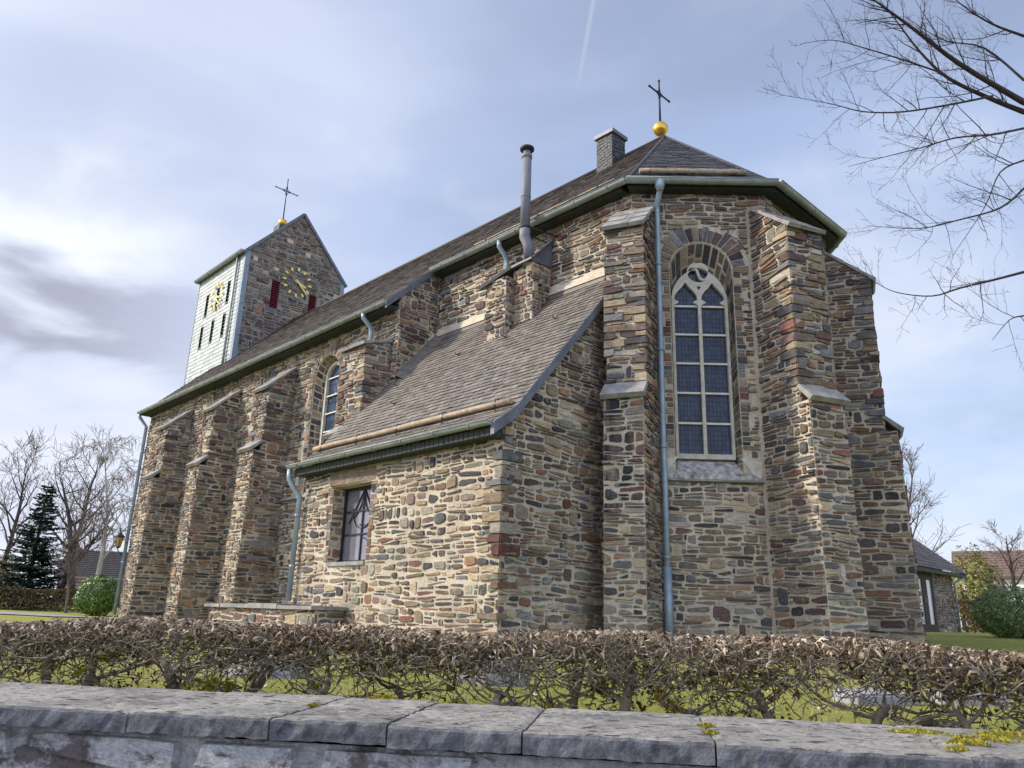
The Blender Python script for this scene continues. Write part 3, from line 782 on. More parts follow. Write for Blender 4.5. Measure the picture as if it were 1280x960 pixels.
# ---- nave windows
for c in NWIN:
    m = MB(); fo = round_arch(c, WW-.36, WZ0+.05, WZS+.05, 16); fi = round_arch(c, WW-.54, WZ0+.14, WZS+.05, 16)
    plate(m, Fnave, fo, [fi], -.33, -.22, 'sandstone'); root = part(m, 'window')
    g = MB(); sheet(g, Fnave, fo, [], 'leaded_big', -.30); g.uv = lambda p: (p.x*.9+p.z*.12, p.z); part(g, 'pane', root)
    for i in range(1, 7):
        b = MB(); zb = WZ0+.14+i*.48; hw = (WW-.54)/2+.01
        if zb > WZS: hw = math.sqrt(max(.01, ((WW-.54)/2)**2-(zb-WZS-.05)**2))
        b.prism([(c-hw, zb-.016), (c+hw, zb-.016), (c+hw, zb+.016), (c-hw, zb+.016)], Fnave, -.28, -.245, 'whitebar'); part(b, 'glazing_bar', root)
    b = MB(); b.add([Fnave(c-.44, WZ0+.06, -.3), Fnave(c+.44, WZ0+.06, -.3), Fnave(c+.62, WZ0-.08, .07), Fnave(c-.62, WZ0-.08, .07), Fnave(c-.44, WZ0-.1, -.3), Fnave(c+.44, WZ0-.1, -.3), Fnave(c+.62, WZ0-.13, .07), Fnave(c-.62, WZ0-.13, .07)],
          [(0, 3, 2, 1), (3, 7, 6, 2), (0, 4, 7, 3), (1, 2, 6, 5), (4, 5, 6, 7)], 'capstone'); part(b, 'sill', root)

# ---- annex (sacristy)
AW = -5.9; SA = 1.18
def zann(y): return 4.51+SA*y
Fan = Fr((0, 0, 0), (1, 0, 0)); Fag = Fr((0, 0, 0), (0, 1, 0)); Faw = Fr((AW, 0, 0), (0, -1, 0))
win = [(-4.80, 2.45), (-3.50, 2.45), (-3.50, 3.88), (-4.80, 3.88)]
mb = MB()
wall(mb, Fan, [(AW, Z0), (0, Z0), (0, 4.36), (AW, 4.36)], [win], [[(-4.82, 2.40), (-3.48, 2.40), (-3.48, 3.88), (-3.38, 3.88), (-3.38, 4.17), (-4.92, 4.17), (-4.92, 3.88), (-4.82, 3.88)][:0] or [(-4.83, 2.42), (-3.47, 2.42), (-3.36, 3.9), (-3.36, 4.18), (-4.94, 4.18), (-4.94, 3.9)]], gap=.015, relief=(.006, .030))
stone(mb, Fan, [(-4.9, 3.90), (-3.38, 3.90), (-3.36, 4.03), (-3.40, 4.16), (-4.3, 4.18), (-4.91, 4.15)], .025, .01, .55)
for sg, xe in ((-1, -4.80), (1, -3.50)):
    z = 2.45
    while z < 3.86:
        h = min(ru(.09, .2), 3.88-z); e = ru(.02, .12)+(z-2.4)*.05
        stone(mb, Fan, ccw([(xe+sg*.005, z+.008), (xe+sg*(e+.03), z+.01), (xe+sg*(e+.02), z+h-.008), (xe+sg*.005, z+h-.008)]), ru(.004, .016)); z += h
for (a, b) in ((0, 1), (1, 2), (2, 3), (3, 0)):
    p, q = win[a], win[b]; mb.face([Fan(*p, 0), Fan(*q, 0), Fan(*q, -.34), Fan(*p, -.34)][::-1], 'mortar')
for xe, ax in ((-4.80, (0, 1, 0)), (-3.5, (0, -1, 0))):     # stones of the jambs
    F = Fr((xe, 0, 0), ax)
    pl_ = [(0, 2.45), (.34, 2.45), (.34, 3.88), (0, 3.88)] if xe < -4 else [(-.34, 2.45), (0, 2.45), (0, 3.88), (-.34, 3.88)]
    rubble(mb, F, pl_, ln=(.2, .36), rowh=(.1, .2), wob=.005, relief=(.003, .01))
wall(mb, Fag, [(0, Z0), (YCH+.05, Z0), (YCH+.05, zann(YCH+.05)-.08), (.06, 4.50), (0, 4.42)], gap=.012)
wall(mb, Faw, [(-YN, Z0), (0, Z0), (0, 4.36), (-YN, zann(YN)-.1)])
quoins(mb, Fan, 0, -1, Fag, 0, 1, 1.1, 4.25, .34, .16, (.07, .2))
part(mb, 'annex_wall')
m = MB()
plate(m, Fan, win, [[(-4.75, 2.5), (-3.55, 2.5), (-3.55, 3.83), (-4.75, 3.83)]], -.33, -.26, 'iron'); wr = part(m, 'window')
g = MB(); sheet(g, Fan, [(-4.76, 2.49), (-3.54, 2.49), (-3.54, 3.84), (-4.76, 3.84)], [], 'glass', -.30); part(g, 'pane', wr)
m = MB(); cxw, czw = -4.15, 3.17
def wb(a, b, w_=.013): m.bar(Fan(*a, -.285), Fan(*b, -.285), w_, .02, 'iron', up=V((0, 1, 0)))
wb((cxw, 2.5), (cxw, 3.83), .03); wb((-4.75, 2.98), (-3.55, 2.98), .03); wb((-4.75, 3.42), (-3.55, 3.42), .03)
for c0, rr, a0, a1 in (((cxw, 3.42), .33, 170, 370), ((cxw, 2.66), .5, 20, 100), ((cxw-.6, 3.83), .6, 300, 360), ((cxw+.6, 3.83), .6, 180, 240), ((cxw, 2.5), .42, 0, 90)):
    pts = arc(c0[0], c0[1], rr, a0, a1, 14)
    for p, q in zip(pts, pts[1:]):
        if -4.75 < min(p[0], q[0]) and max(p[0], q[0]) < -3.55 and max(p[1], q[1]) < 3.83 and min(p[1], q[1]) > 2.5: wb(p, q)
wb((cxw, 3.83), (-4.6, 3.2)); wb((cxw, 3.83), (-3.7, 3.2)); 
part(m, 'leading', wr)
m = MB(); m.prism([(-4.78, 2.38), (-3.52, 2.38), (-3.52, 2.449), (-4.78, 2.449)], Fan, -.3, .035, 'capstone'); part(m, 'sill', wr)

# annex roof
mb = MB(); AR0, AR1 = -6.08, .10
ylo, zlo = -.28, 4.36; ymid, zmid = .16, 4.70
F1 = Fr((0, ylo, zlo), (1, 0, 0), (0, ymid-ylo, zmid-zlo)); l1 = math.hypot(ymid-ylo, zmid-zlo)
slates(mb, F1, [(AR0, 0), (AR1, 0), (AR1, l1), (AR0, l1)], .125, .17, 'slate_annex', .021, jit=.008)
ytop = YCH-.02; F2 = Fr((0, ymid, zmid), (1, 0, 0), (0, 1, SA)); l2 = (ytop-ymid)*math.hypot(1, SA)
yb = YN+.02; l2n = (yb-ymid)*math.hypot(1, SA)
slates(mb, F2, [(AR0, 0), (AR1, 0), (AR1, l2n), (AR0, l2n)], .125, .17, 'slate_annex', .021, jit=.008)
slates(mb, F2, [(UN-.02, l2n), (AR1, l2n), (AR1, l2), (UN-.02, l2)], .125, .17, 'slate_annex', .021, jit=.008)
# swept slates along the nave return
for i in range(26):
    t0 = l2n+(l2-l2n)*i/26-.0; t1 = l2n+(l2-l2n)*(i+1)/26+.02
    mb.add([F2(UN+.02, t0+.06, .14), F2(UN+.34, t0-.02, .018), F2(UN+.34, t1-.02, .012), F2(UN+.02, t1+.06, .13)], [(0, 1, 2, 3)], 'slate_annex', rnd()*.6, rnd())
aroof = part(mb, 'annex_roof')
m = MB()   # verge board along the gable
for (a, za), (b, zb) in (((ylo-.02, zlo), (ymid, zmid)), ((ymid, zmid), (ytop, zmid+SA*(ytop-ymid)))):
    m.add([V((.03, a, za-.17)), V((.03, b, zb-.17)), V((.03, b, zb+.012)), V((.03, a, za+.012)), V((.115, a, za-.17)), V((.115, b, zb-.17)), V((.115, b, zb+.022)), V((.115, a, za+.022))],
          [(0, 3, 2, 1), (4, 5, 6, 7), (0, 1, 5, 4), (3, 7, 6, 2), (0, 4, 7, 3), (1, 2, 6, 5)], 'lead')
part(m, 'verge', aroof)
m = MB()   # lime fillet and lead where the roof meets the walls
m.add([F2(UN, l2-.10, .022), F2(AR1, l2-.10, .022), F2(AR1, l2+.02, .10), F2(UN, l2+.02, .10)], [(0, 1, 2, 3)], 'slate_annex', .1)
m.add([F2(UN, l2-.03, .09), F2(AR1-.1, l2-.03, .09), V((AR1-.1, YCH-.012, zann(YCH)+.26)), V((UN, YCH-.012, zann(YCH)+.26))], [(0, 1, 2, 3)], 'mortar')
m.add([F2(UN+.014, l2n, .13), F2(UN+.06, l2n, .10), F2(UN+.06, l2, .10), F2(UN+.014, l2, .20)], [(0, 1, 2, 3)], 'mortar')
part(m, 'flashing', aroof)
m = MB(); m.box((AR0+.1, -.235, 4.19), (.0, -.02, 4.352), 'eave_dark')
for i in range(48): m.box((AR0+.1+i*.124, -.247, 4.20), (AR0+.1+i*.124+.108, -.236, 4.335), 'eave_dark')
part(m, 'eave_board', aroof)
def gutter(name, a, b, r=.075, brackets=.8, parent=church):
    a, b = V(a), V(b); d = (b-a).normalized(); x = d.cross(V((0, 0, 1))).normalized(); up = V((0, 0, 1))
    m = MB(); n = 10
    prof = [(math.cos(R(180+180*i/n)), math.sin(R(180+180*i/n))) for i in range(n+1)]
    vs = []
    for q in (a, b):
        for rr in (r, r*.86):
            vs += [q+x*p[0]*rr+up*p[1]*rr for p in prof]
    k = n+1; fs = []
    for i in range(n):
        fs.append((i, i+1, 2*k+i+1, 2*k+i)); fs.append((k+i+1, k+i, 3*k+i, 3*k+i+1))
    fs += [(0, 2*k, 3*k, k), (n, k+n, 3*k+n, 2*k+n)]
    for base in (0, 2*k): fs.append(tuple(base+i for i in range(k)))
    m.add(vs, fs, 'zinc', smooth=False)
    m.tube([a+x*r*1.02, b+x*r*1.02], .012, 'zinc', 6); m.tube([a-x*r*1.02, b-x*r*1.02], .012, 'zinc', 6)
    L = (b-a).length; cnt = max(1, int(L/brackets))
    for i in range(cnt):
        q = a+d*(L*(i+.5)/cnt)
        pts = [q+x*p[0]*(r+.006)+up*p[1]*(r+.006) for p in prof]
        m.tube(pts, .011, 'zinc', 4)
    return part(m, name, parent)
gutter('gutter', (AR0-.02, -.33, 4.40), (.06, -.33, 4.40), .07)
def pole(a, b, r=.048, step=1.45, hook_up=V((0, .1, .14))):
    m = MB(); a, b = V(a), V(b); L = (b-a).length; d = (b-a)/L
    m.tube([a+d*L*i/8+V((0, 0, ru(-.008, .008))) for i in range(9)], [r*ru(.93, 1.06) for _ in range(9)], 'wood_pole', 10); p = part(m, 'snow_guard')
    n = max(2, int(L/step))
    for i in range(n+1):
        q = a+d*(L*(i+.25)/(n+.5)); h = MB(); h.tube([q+V((0, 0, -r*2.2)), q-hook_up*.5+V((0, 0, -r)), q+V((0, 0, r*2.4))-hook_up*.3, q+hook_up*.4+V((0, 0, r*.5))], .011, 'iron', 5); part(h, 'hook', p)
pole((-6.02, .16, 4.83), (-.02, .16, 4.83))
# snow hooks scattered on the annex roof
for x_, t in ((-5.2, 2.3), (-3.6, 2.9), (-2.2, 3.0), (-4.4, 1.4), (-.9, 3.1), (-3.0, 3.35)):
    m = MB(); m.tube([F2(x_, t, .01), F2(x_, t-.1, .03), F2(x_, t-.14, .09), F2(x_, t-.1, .11)], .012, 'iron', 5); part(m, 'hook', aroof)
# boiler chimney stack on the annex roof
mb = MB()
def boxwalls(x0, x1, y0, y1, z0, z1, **k):
    wall(mb, Fr((0, y0, 0), (1, 0, 0)), [(x0, z0), (x1, z0), (x1, z1), (x0, z1)], **k)
    wall(mb, Fr((x1, 0, 0), (0, 1, 0)), [(y0, z0), (y1, z0), (y1, z1), (y0, z1)], **k)
    wall(mb, Fr((x0, 0, 0), (0, -1, 0)), [(-y1, z0), (-y0, z0), (-y0, z1), (-y1, z1)], **k)
boxwalls(-2.95, -2.36, 2.12, YCH, 6.85, 8.35, ln=(.1, .3), rowh=(.06, .14))
boxwalls(-2.36, -1.82, 2.36, YCH, 7.1, 8.62, ln=(.1, .3), rowh=(.07, .16))
stack = part(mb, 'chimney_stack')
m = MB()
T = [V((-1.78, 2.30, 8.66)), V((-2.34, 2.26, 8.60)), V((-3.05, 2.02, 8.24)), V((-3.12, YCH, 8.75)), V((-2.5, YCH, 9.12)), V((-1.78, YCH, 9.30))]
Bm = [p-V((0, 0, .05)) for p in T]
m.add(T+Bm, [(0, 5, 4, 1), (1, 4, 3, 2), (6, 7, 10, 11), (7, 8, 9, 10), (0, 1, 7, 6), (1, 2, 8, 7), (2, 3, 9, 8)], 'slate_annex', .6)
m.face([V((-1.785, 2.30, 8.60)), V((-1.785, YCH-.01, 8.62)), V((-1.785, YCH-.01, 9.30)), V((-1.785, 2.30, 8.66))], 'lead')
m.bar((-1.77, 2.3, 8.665), (-1.77, YCH, 9.31), .05, .03, 'lead'); m.bar((-3.06, 2.0, 8.225), (-2.34, 2.24, 8.585), .04, .07, 'iron'); m.bar((-2.34, 2.24, 8.585), (-1.78, 2.28, 8.645), .03, .04, 'lead')
part(m, 'cap', stack)
m = MB(); fx, fy = -1.98, 2.26
m.tube([(fx+.05, 2.36, 8.70), (fx+.04, 2.34, 9.0), (fx, fy, 9.18), (fx, fy, 9.42)], .115, 'flue', 18)
m.tube([(fx, fy, 9.35), (fx, fy, 11.12)], .104, 'flue', 18); m.tube([(fx, fy, 10.1), (fx, fy, 10.13)], .109, 'flue', 18); m.tube([(fx, fy, 11.05), (fx, fy, 11.14)], .114, 'flue', 18)
m.tube([(fx, fy, 11.12), (fx, fy, 11.24)], .085, 'flue', 14)
fl = part(m, 'flue_pipe')
m = MB(); m.tube([(fx, fy, 11.23), (fx, fy, 11.26), (fx, fy, 11.31), (fx, fy, 11.335)], [.10, .155, .155, .11], 'iron', 18); part(m, 'rain_cap', fl)
m = MB(); m.tube([(fx+.1, fy+.02, 9.38), (fx+.35, YCH-.02, 9.30)], .016, 'iron', 6); m.tube([(fx-.05, fy+.1, 9.3), (fx+.05, YCH-.02, 9.25)], .016, 'iron', 6); m.tube([(fx, fy, 9.36), (fx, fy, 9.41)], .126, 'iron', 16); part(m, 'bracket', fl)

# ---- main roof
mb = MB()
FN = Fr((0, YE, ZE), (1, 0, 0), (0, 1, SL)); HS = math.hypot(1, SL); LR = (YR-YE)*HS; LC = (YC-YE)*HS
slates(mb, FN, [(UW-.15, 0), (UN+.02, 0), (UN+.02, LR), (UW-.15, LR)], .17, .24, 'slate_main', .016, jit=.02)
AX = -1.0
GA = V((.42, YC, ZC)); GB = V((2.42, 4.62, ZC)); GC = V((2.42, 7.44, ZC)); GD = V((.42, 9.44, ZC)); AP = V((AX, YR, ZR))
slates(mb, FN, [(UN+.02, LC), (GA.x, LC), (AX, LR), (UN+.02, LR)], .17, .24, 'slate_main', .016, jit=.02)
FS = Fr((0, 2*YR-YE, ZE), (-1, 0, 0), (0, -1, SL))
slates(mb, FS, [(-UN-.02, 0), (-UW+.15, 0), (-UW+.15, LR), (-UN-.02, LR)], .3, .5, 'slate_main', .02)
slates(mb, FS, [(-GA.x, LC), (-UN-.02, LC), (-UN-.02, LR), (-AX, LR)], .3, .5, 'slate_main', .02)
# end triangles at the west, nave verge ends
roof = part(mb, 'roof')
m = MB()
for p, q in ((GA, GB), (GB, GC), (GC, GD)):
    F = Fr(p, q-p, AP-(p+q)/2); L = (q-p).length; h = (AP-(p+q)/2).length
    xa = (AP-p).dot(F.ax)
    slates(m, F, [(0, 0), (L, 0), (xa, h)], .15, .2, 'slate_apse', .016, slant=.12, jit=.02)
part(m, 'apse_roof')
m = MB()
m.tube([V((UW-.15, YR, ZR+.01)), V((AX, YR, ZR+.01))], .05, 'slate_main', 6)
for q in (GA, GB, GC, GD): m.tube([q+V((0, 0, .0)), AP+V((0, 0, .01))], .035, 'slate_apse', 6)
part(m, 'ridge', roof)
m = MB()   # verge board of the nave roof step and eave soffits
for sgn in (1, -1):
    m = MB(); Y = lambda y: y if sgn > 0 else 2*YR-y
    m.add([V((UN-.02, Y(YE-.05), ZE-.16)), V((UN-.02, Y(YCH), zroof(YCH)-.14)), V((UN-.02, Y(YCH), zroof(YCH)+.01)), V((UN-.02, Y(YE-.05), ZE+.0)),
           V((UN+.05, Y(YE-.05), ZE-.16)), V((UN+.05, Y(YCH), zroof(YCH)-.14)), V((UN+.05, Y(YCH), zroof(YCH)+.03)), V((UN+.05, Y(YE-.05), ZE+.02))],
          [(0, 3, 2, 1), (4, 5, 6, 7), (0, 1, 5, 4), (3, 7, 6, 2), (0, 4, 7, 3), (1, 2, 6, 5)], 'lead'); part(m, 'verge', roof)
m = MB()
m.box((UW-.1, YE+.02, ZE-.1), (UN-.03, YN+.02, ZE-.03), 'eave_dark'); m.box((UW-.1, YNS-.02, ZE-.1), (UN-.03, 2*YR-YE-.02, ZE-.03), 'eave_dark')
ovs = [GA, GB, GC, GD]; wls = [A, B, C_, D_]
m.box((UN+.06, YC+.02, ZC-.10), (.25, YCH+.02, ZC-.03), 'eave_dark'); m.box((UN+.06, YCS-.02, ZC-.1), (.25, 9.42, ZC-.03), 'eave_dark')
for i in range(3):
    p, q = ovs[i], ovs[i+1]; a, b = V((wls[i].x, wls[i].y, 0)), V((wls[i+1].x, wls[i+1].y, 0)); cen = V((AX, YR, 0))
    P2 = [V((p.x, p.y, 0)), V((q.x, q.y, 0)), b, a]
    P2 = [v+(cen-v)*k_ for v, k_ in zip(P2, (.012, .012, .012, .012))]
    lo = [v+V((0, 0, ZC-.11)) for v in P2]; hi = [v+V((0, 0, ZC-.025)) for v in P2]
    m.add(lo+hi, [(3, 2, 1, 0), (4, 5, 6, 7)]+[(j, (j+1) % 4, 4+(j+1) % 4, 4+j) for j in range(4)], 'eave_dark')
part(m, 'soffit', roof)
gutter('gutter', (UW-.12, YE-.06, ZE-.0), (UN+.05, YE-.06, ZE-.0), .085)
gutter('gutter', (UN+.1, YC-.06, ZC), (GA.x+.03, YC-.06, ZC), .085)
def off(p, d): v = V((p.x-AX, p.y-YR, 0)).normalized(); return p+v*d
g0, g1, g2, g3 = [off(p, .07) for p in (GA, GB, GC, GD)]
gutter('gutter', g0, g1, .085); gutter('gutter', g1, g2, .085); gutter('gutter', g2, g3, .085)
# snow guard of the apse face
inw = V((-r2, r2, 0)); e_ = (GB-GA).normalized()
pa = GA+e_*.30+inw*.34+V((0, 0, .34+.1)); pb = GA+e_*2.40+inw*.34+V((0, 0, .34+.1)); pole(pa, pb, .055, 1.2, V((-.07, .07, .12)))
pole(V((-4.5, YC+.4, ZC+.48)), V((-.2, YC+.4, ZC+.48)), .02, 2.2)
# slate hung chimney near the ridge
mb = MB(); x0, x1, y0, y1 = -2.68, -2.18, 5.45, 5.95
for F, a, b in ((Fr((x0, y0, 0), (1, 0, 0)), 0, x1-x0), (Fr((x1, y0, 0), (0, 1, 0)), 0, y1-y0), (Fr((x1, y1, 0), (-1, 0, 0)), 0, x1-x0), (Fr((x0, y1, 0), (0, -1, 0)), 0, y1-y0)):
    slates(mb, F, [(a, 12.2), (b, 12.2), (b, 13.42), (a, 13.42)], .10, .12, 'slate_apse', .014, slant=.25)
ch = part(mb, 'slate_chimney')
m = MB(); m.box((x0-.06, y0-.06, 13.42), (x1+.06, y1+.06, 13.52), 'lead'); m.box((x0-.02, y0-.02, 13.521), (x1+.02, y1+.02, 13.55), 'lead'); part(m, 'cap', ch)
# gilded ball and cross on the apse
def finial(x, y, zb, r, ztop, arm):
    m = MB(); m.sphere((x, y, zb), r, 'gold', 24); bl = part(m, 'gilded_ball')
    m = MB(); m.tube([(x, y, zb+r-.01), (x, y, ztop)], [.028, .02], 'iron', 8); za = ztop-(ztop-zb)*.27
    m.tube([(x, y-arm, za), (x, y+arm, za)], .022, 'iron', 8)
    for e in (V((0, arm, 0)), V((0, -arm, 0)), V((0, 0, ztop-za))):
        m.sphere(V((x, y, za))+e, .035, 'iron', 8)
    for sa in (-1, 1):
        for sb in (-1, 1): m.tube([(x, y+sa*arm*.42, za), (x, y+sa*arm*.1, za+sb*arm*.12), (x, y, za+sb*arm*.5)], .014, 'iron', 6)
    m.sphere((x, y, za), .045, 'iron', 8)
    part(m, 'iron_cross', bl)
finial(-1.12, YR, 13.30, .19, 14.72, .42)
# downpipes
def downpipe(pts, r=.055, clamps=()):
    m = MB(); m.tube(pts, r, 'pipe', 12)
    for z_ in clamps:
        for a, b in zip(pts, pts[1:]):
            a, b = V(a), V(b)
            if min(a.z, b.z) <= z_ <= max(a.z, b.z) and abs(a.z-b.z) > .3:
                q = a+(b-a)*((z_-a.z)/(b.z-a.z)); d = (b-a).normalized(); m.tube([q-d*.025, q+d*.025], r+.012, 'pipe', 12); break
    return part(m, 'downpipe')
pb = FNE(.47, 0, .11)
p0 = GA+e_*.62+V((r2*.07, -r2*.07, 0))
downpipe([(p0.x, p0.y, ZC-.04), (p0.x, p0.y, ZC-.22), (pb.x+.02, pb.y-.03, ZC-.42), (pb.x, pb.y, ZC-.55), (pb.x, pb.y, 4.3), (pb.x+.02, pb.y-.02, 4.1), (pb.x+.03, pb.y-.03, 4.0), (pb.x+.03, pb.y-.03, 1.0)], .055, (8, 6.3, 4.5, 2.6))
m = MB(); m.tube([(p0.x, p0.y, ZC-.05), (p0.x, p0.y, ZC-.16), (p0.x, p0.y, ZC-.26)], [.1, .09, .058], 'pipe', 12); part(m, 'rain_hopper')
downpipe([(pb.x+.03, pb.y-.03, 2.45), (pb.x+.03, pb.y-.03, 1.0)], .075)
downpipe([(AR0+.04, -.33, 4.33), (AR0+.04, -.33, 4.15), (AR0+.10, -.24, 3.95), (AR0+.16, -.11, 3.8), (AR0+.16, -.11, 1.74)], .052, (3.4, 2.4))
downpipe([(-3.1, YC-.06, ZC-.06), (-3.1, YC-.06, ZC-.2), (-3.1, YC+.15, ZC-.38), (-3.1, YC+.2, ZC-.55), (-3.1, YC+.2, 8.65)], .055)
downpipe([(-6.52, YE-.06, ZE-.06), (-6.52, YE-.06, ZE-.17), (-6.52, YE+.16, ZE-.34), (-6.52, YE+.2, ZE-.5), (-6.52, YE+.2, 7.60)], .055)
downpipe([(UW-.05, YE-.06, ZE-.08), (UW-.05, YE-.02, ZE-.2), (UW-.05, YN-.10, ZE-.5), (UW-.05, YN-.10, 1.2)], .06, (7, 5, 3))
downpipe([(.10, 2.36, 2.35), (.10, 2.36, 1.0)], .035)

# ---- tower
TX0, TX1, TY0, TY1, TZE, TZA = -24.2, -19.65, 3.79, 8.27, 15.45, 17.92
mb = MB()
Fte = Fr((TX1, 0, 0), (0, 1, 0))
lv = [(4.98, 5.36, 13.35, 14.56), (6.70, 7.08, 13.3, 14.45)]
holes = [[(a, c), (b, c), (b, d), (a, d)] for a, b, c, d in lv]
wall(mb, Fte, [(TY0, 8.5), (TY1, 8.5), (TY1, TZE), (YR, TZA), (TY0, TZE)], holes, holes, gap=.022, ln=(.2, .55), rowh=(.09, .2), bias=dark, mortar='mortar_grey')
for a, b, c, d in lv:
    for (p, q) in (((a, c), (b, c)), ((b, c), (b, d)), ((b, d), (a, d)), ((a, d), (a, c))):
        mb.face([Fte(*p, 0), Fte(*p, -.25), Fte(*q, -.25), Fte(*q, 0)][::-1], 'mortar_grey')
    x_ = a-.02
    while x_ < b+.02:
        stone(mb, Fte, [(x_, d+.01), (x_+.07, d+.01), (x_+.08, d+.24), (x_, d+.25)], .015); x_ += .09
wall(mb, Fr((0, TY1, 0), (-1, 0, 0)), [(-TX1, 1), (-TX0, 1), (-TX0, TZE), (-TX1, TZE)], rowh=(.2, .4), ln=(.4, .9))
wall(mb, Fr((TX0, 0, 0), (0, -1, 0)), [(-TY1, 1), (-TY0, 1), (-TY0, TZE), (-YR, TZA), (-TY1, TZE)], rowh=(.2, .4), ln=(.4, .9))
for (a, b, z_) in ((4.05, 4.25, 15.1), (5.4, 5.7, 16.4), (6.3, 6.55, 16.05), (7.8, 8.0, 14.6)): stone(mb, Fte, [(a, z_), (b, z_), (b, z_+.22), (a, z_+.22)], .033, .95, .9)
tw = part(mb, 'tower_wall')
for a, b, c, d in lv:
    m = MB(); m.prism([(a, c), (b, c), (b, d), (a, d)], Fte, -.24, -.2, 'louver')
    n = 12
    for i in range(n):
        z_ = c+(d-c)*(i+.1)/n; h = (d-c)/n*.8
        P = [Fte(a+.02, z_, -.06), Fte(b-.02, z_, -.06), Fte(b-.02, z_+h, -.17), Fte(a+.02, z_+h, -.17)]
        m.add(P+[p+V((0, 0, -.02)) for p in P], [(0, 1, 2, 3), (7, 6, 5, 4), (0, 4, 5, 1), (1, 5, 6, 2), (2, 6, 7, 3), (3, 7, 4, 0)], 'louver')
    part(m, 'louver', tw)
# slate clad north face with slit openings
mb = MB(); Ftn = Fr((0, TY0-.03, 0), (1, 0, 0))
slits = [(-23.02, 13.45), (-21.95, 13.5), (-20.92, 13.5), (-23.12, 12.02), (-22.03, 12.05), (-20.95, 12.05)]
pcs = [(TX0, TX1, 8.5, 12.03)]
hl = [[(x_-.15, z_), (x_+.15, z_), (x_+.15, z_+.98), (x_-.15, z_+.98)] for x_, z_ in slits]
sheet(mb, Ftn, [(TX0, 8.5), (TX1, 8.5), (TX1, TZE), (TX0, TZE)], hl, 'slate_tower')
z = 8.5
while z < TZE-.02:
    x_ = TX0-ru(0, .2)
    while x_ < TX1:
        w_ = ru(.22, .34); xa, xb = max(TX0, x_), min(TX1, x_+w_); x_ += w_; zt = min(z+.2, TZE)
        if any(xb > h[0][0] and xa < h[1][0] and zt > h[0][1] and z < h[2][1] for h in hl):
            segs = []
            h = [h for h in hl if xb > h[0][0] and xa < h[1][0] and zt > h[0][1] and z < h[2][1]][0]
            if xa < h[0][0]: segs.append((xa, h[0][0]))
            if xb > h[1][0]: segs.append((h[1][0], xb))
        else: segs = [(xa, xb)]
        for a, b in segs:
            if b-a < .02: continue
            t = rnd(); P = [Ftn(a+.003, z, .022), Ftn(b-.003, z, .022), Ftn(b-.003, zt, .004), Ftn(a+.003, zt, .004)]
            mb.add(P+[Ftn(a+.003, z, 0), Ftn(b-.003, z, 0)], [(0, 1, 2, 3), (4, 5, 1, 0)], 'slate_tower', t, rnd())
    z += .17
cl = part(mb, 'slate_cladding')
for x_, z_ in slits:
    m = MB(); m.prism([(x_-.15, z_), (x_+.15, z_), (x_+.15, z_+.98), (x_-.15, z_+.98)], Ftn, -.14, -.10, 'slit')
    for i in range(7): m.bar(Ftn(x_-.14, z_+.07+i*.14, -.07), Ftn(x_+.14, z_+.07+i*.14, -.07), .06, .05, 'slit')
    m.box((x_-.13, TY0-.075, z_-.03), (x_+.13, TY0-.03, z_-.004), 'trim')
    part(m, 'slit_shutter', cl)
for lo__, hi__ in (((TX1-.16, TY0-.07, 8.6), (TX1+.035, TY0+.13, TZE-.02)), ((TX1-.13, TY1-.14, 12.0), (TX1+.03, TY1+.06, TZE-.02)), ((TX0-.03, TY0-.06, 8.5), (TX0+.06, TY0+.1, TZE-.02))):
    m = MB(); m.box(lo__, hi__, 'trim'); part(m, 'corner_trim', cl)
m = MB(); m.tube([(-20.25, TY0-.12, TZE-.02), (-20.25, TY0-.12, 10.1)], .05, 'zinc', 8); part(m, 'downpipe', cl)
# tower roof
mb = MB(); st = (TZA-TZE)/(YR-TY0)
for F in (Fr((0, TY0-.12, TZE-.12*st+.06), (1, 0, 0), (0, 1, st)), ):
    slates(mb, F, [(TX0-.06, 0), (TX1+.04, 0), (TX1+.04, (YR-TY0+.12)*math.hypot(1, st)), (TX0-.06, (YR-TY0+.12)*math.hypot(1, st))], .2, .25, 'slate_apse')
F = Fr((0, TY1+.12, TZE-.12*st+.06), (-1, 0, 0), (0, -1, st)); slates(mb, F, [(-TX1-.04, 0), (-TX0+.06, 0), (-TX0+.06, (YR-TY0+.12)*math.hypot(1, st)), (-TX1-.04, (YR-TY0+.12)*math.hypot(1, st))], .3, .4, 'slate_apse')
tr = part(mb, 'tower_roof')
for x_ in (TX1+.03, TX0-.04):
    m = MB(); m.bar((x_, TY0-.15, TZE-.12), (x_, YR, TZA+.06), .10, .12, 'lead'); m.bar((x_, TY1+.15, TZE-.12), (x_, YR, TZA+.06), .10, .12, 'lead'); part(m, 'verge', tr)
gutter('gutter', (TX0-.1, TY0-.2, TZE-.05), (TX1+.05, TY0-.2, TZE-.05), .09, .9)
m = MB(); m.box((-21.95, YR-.25, 17.7), (-21.4, YR+.25, 18.12), 'slate_apse'); part(m, 'finial_base', tr)
finial(-21.65, YR, 18.32, .2, 20.55, .55)
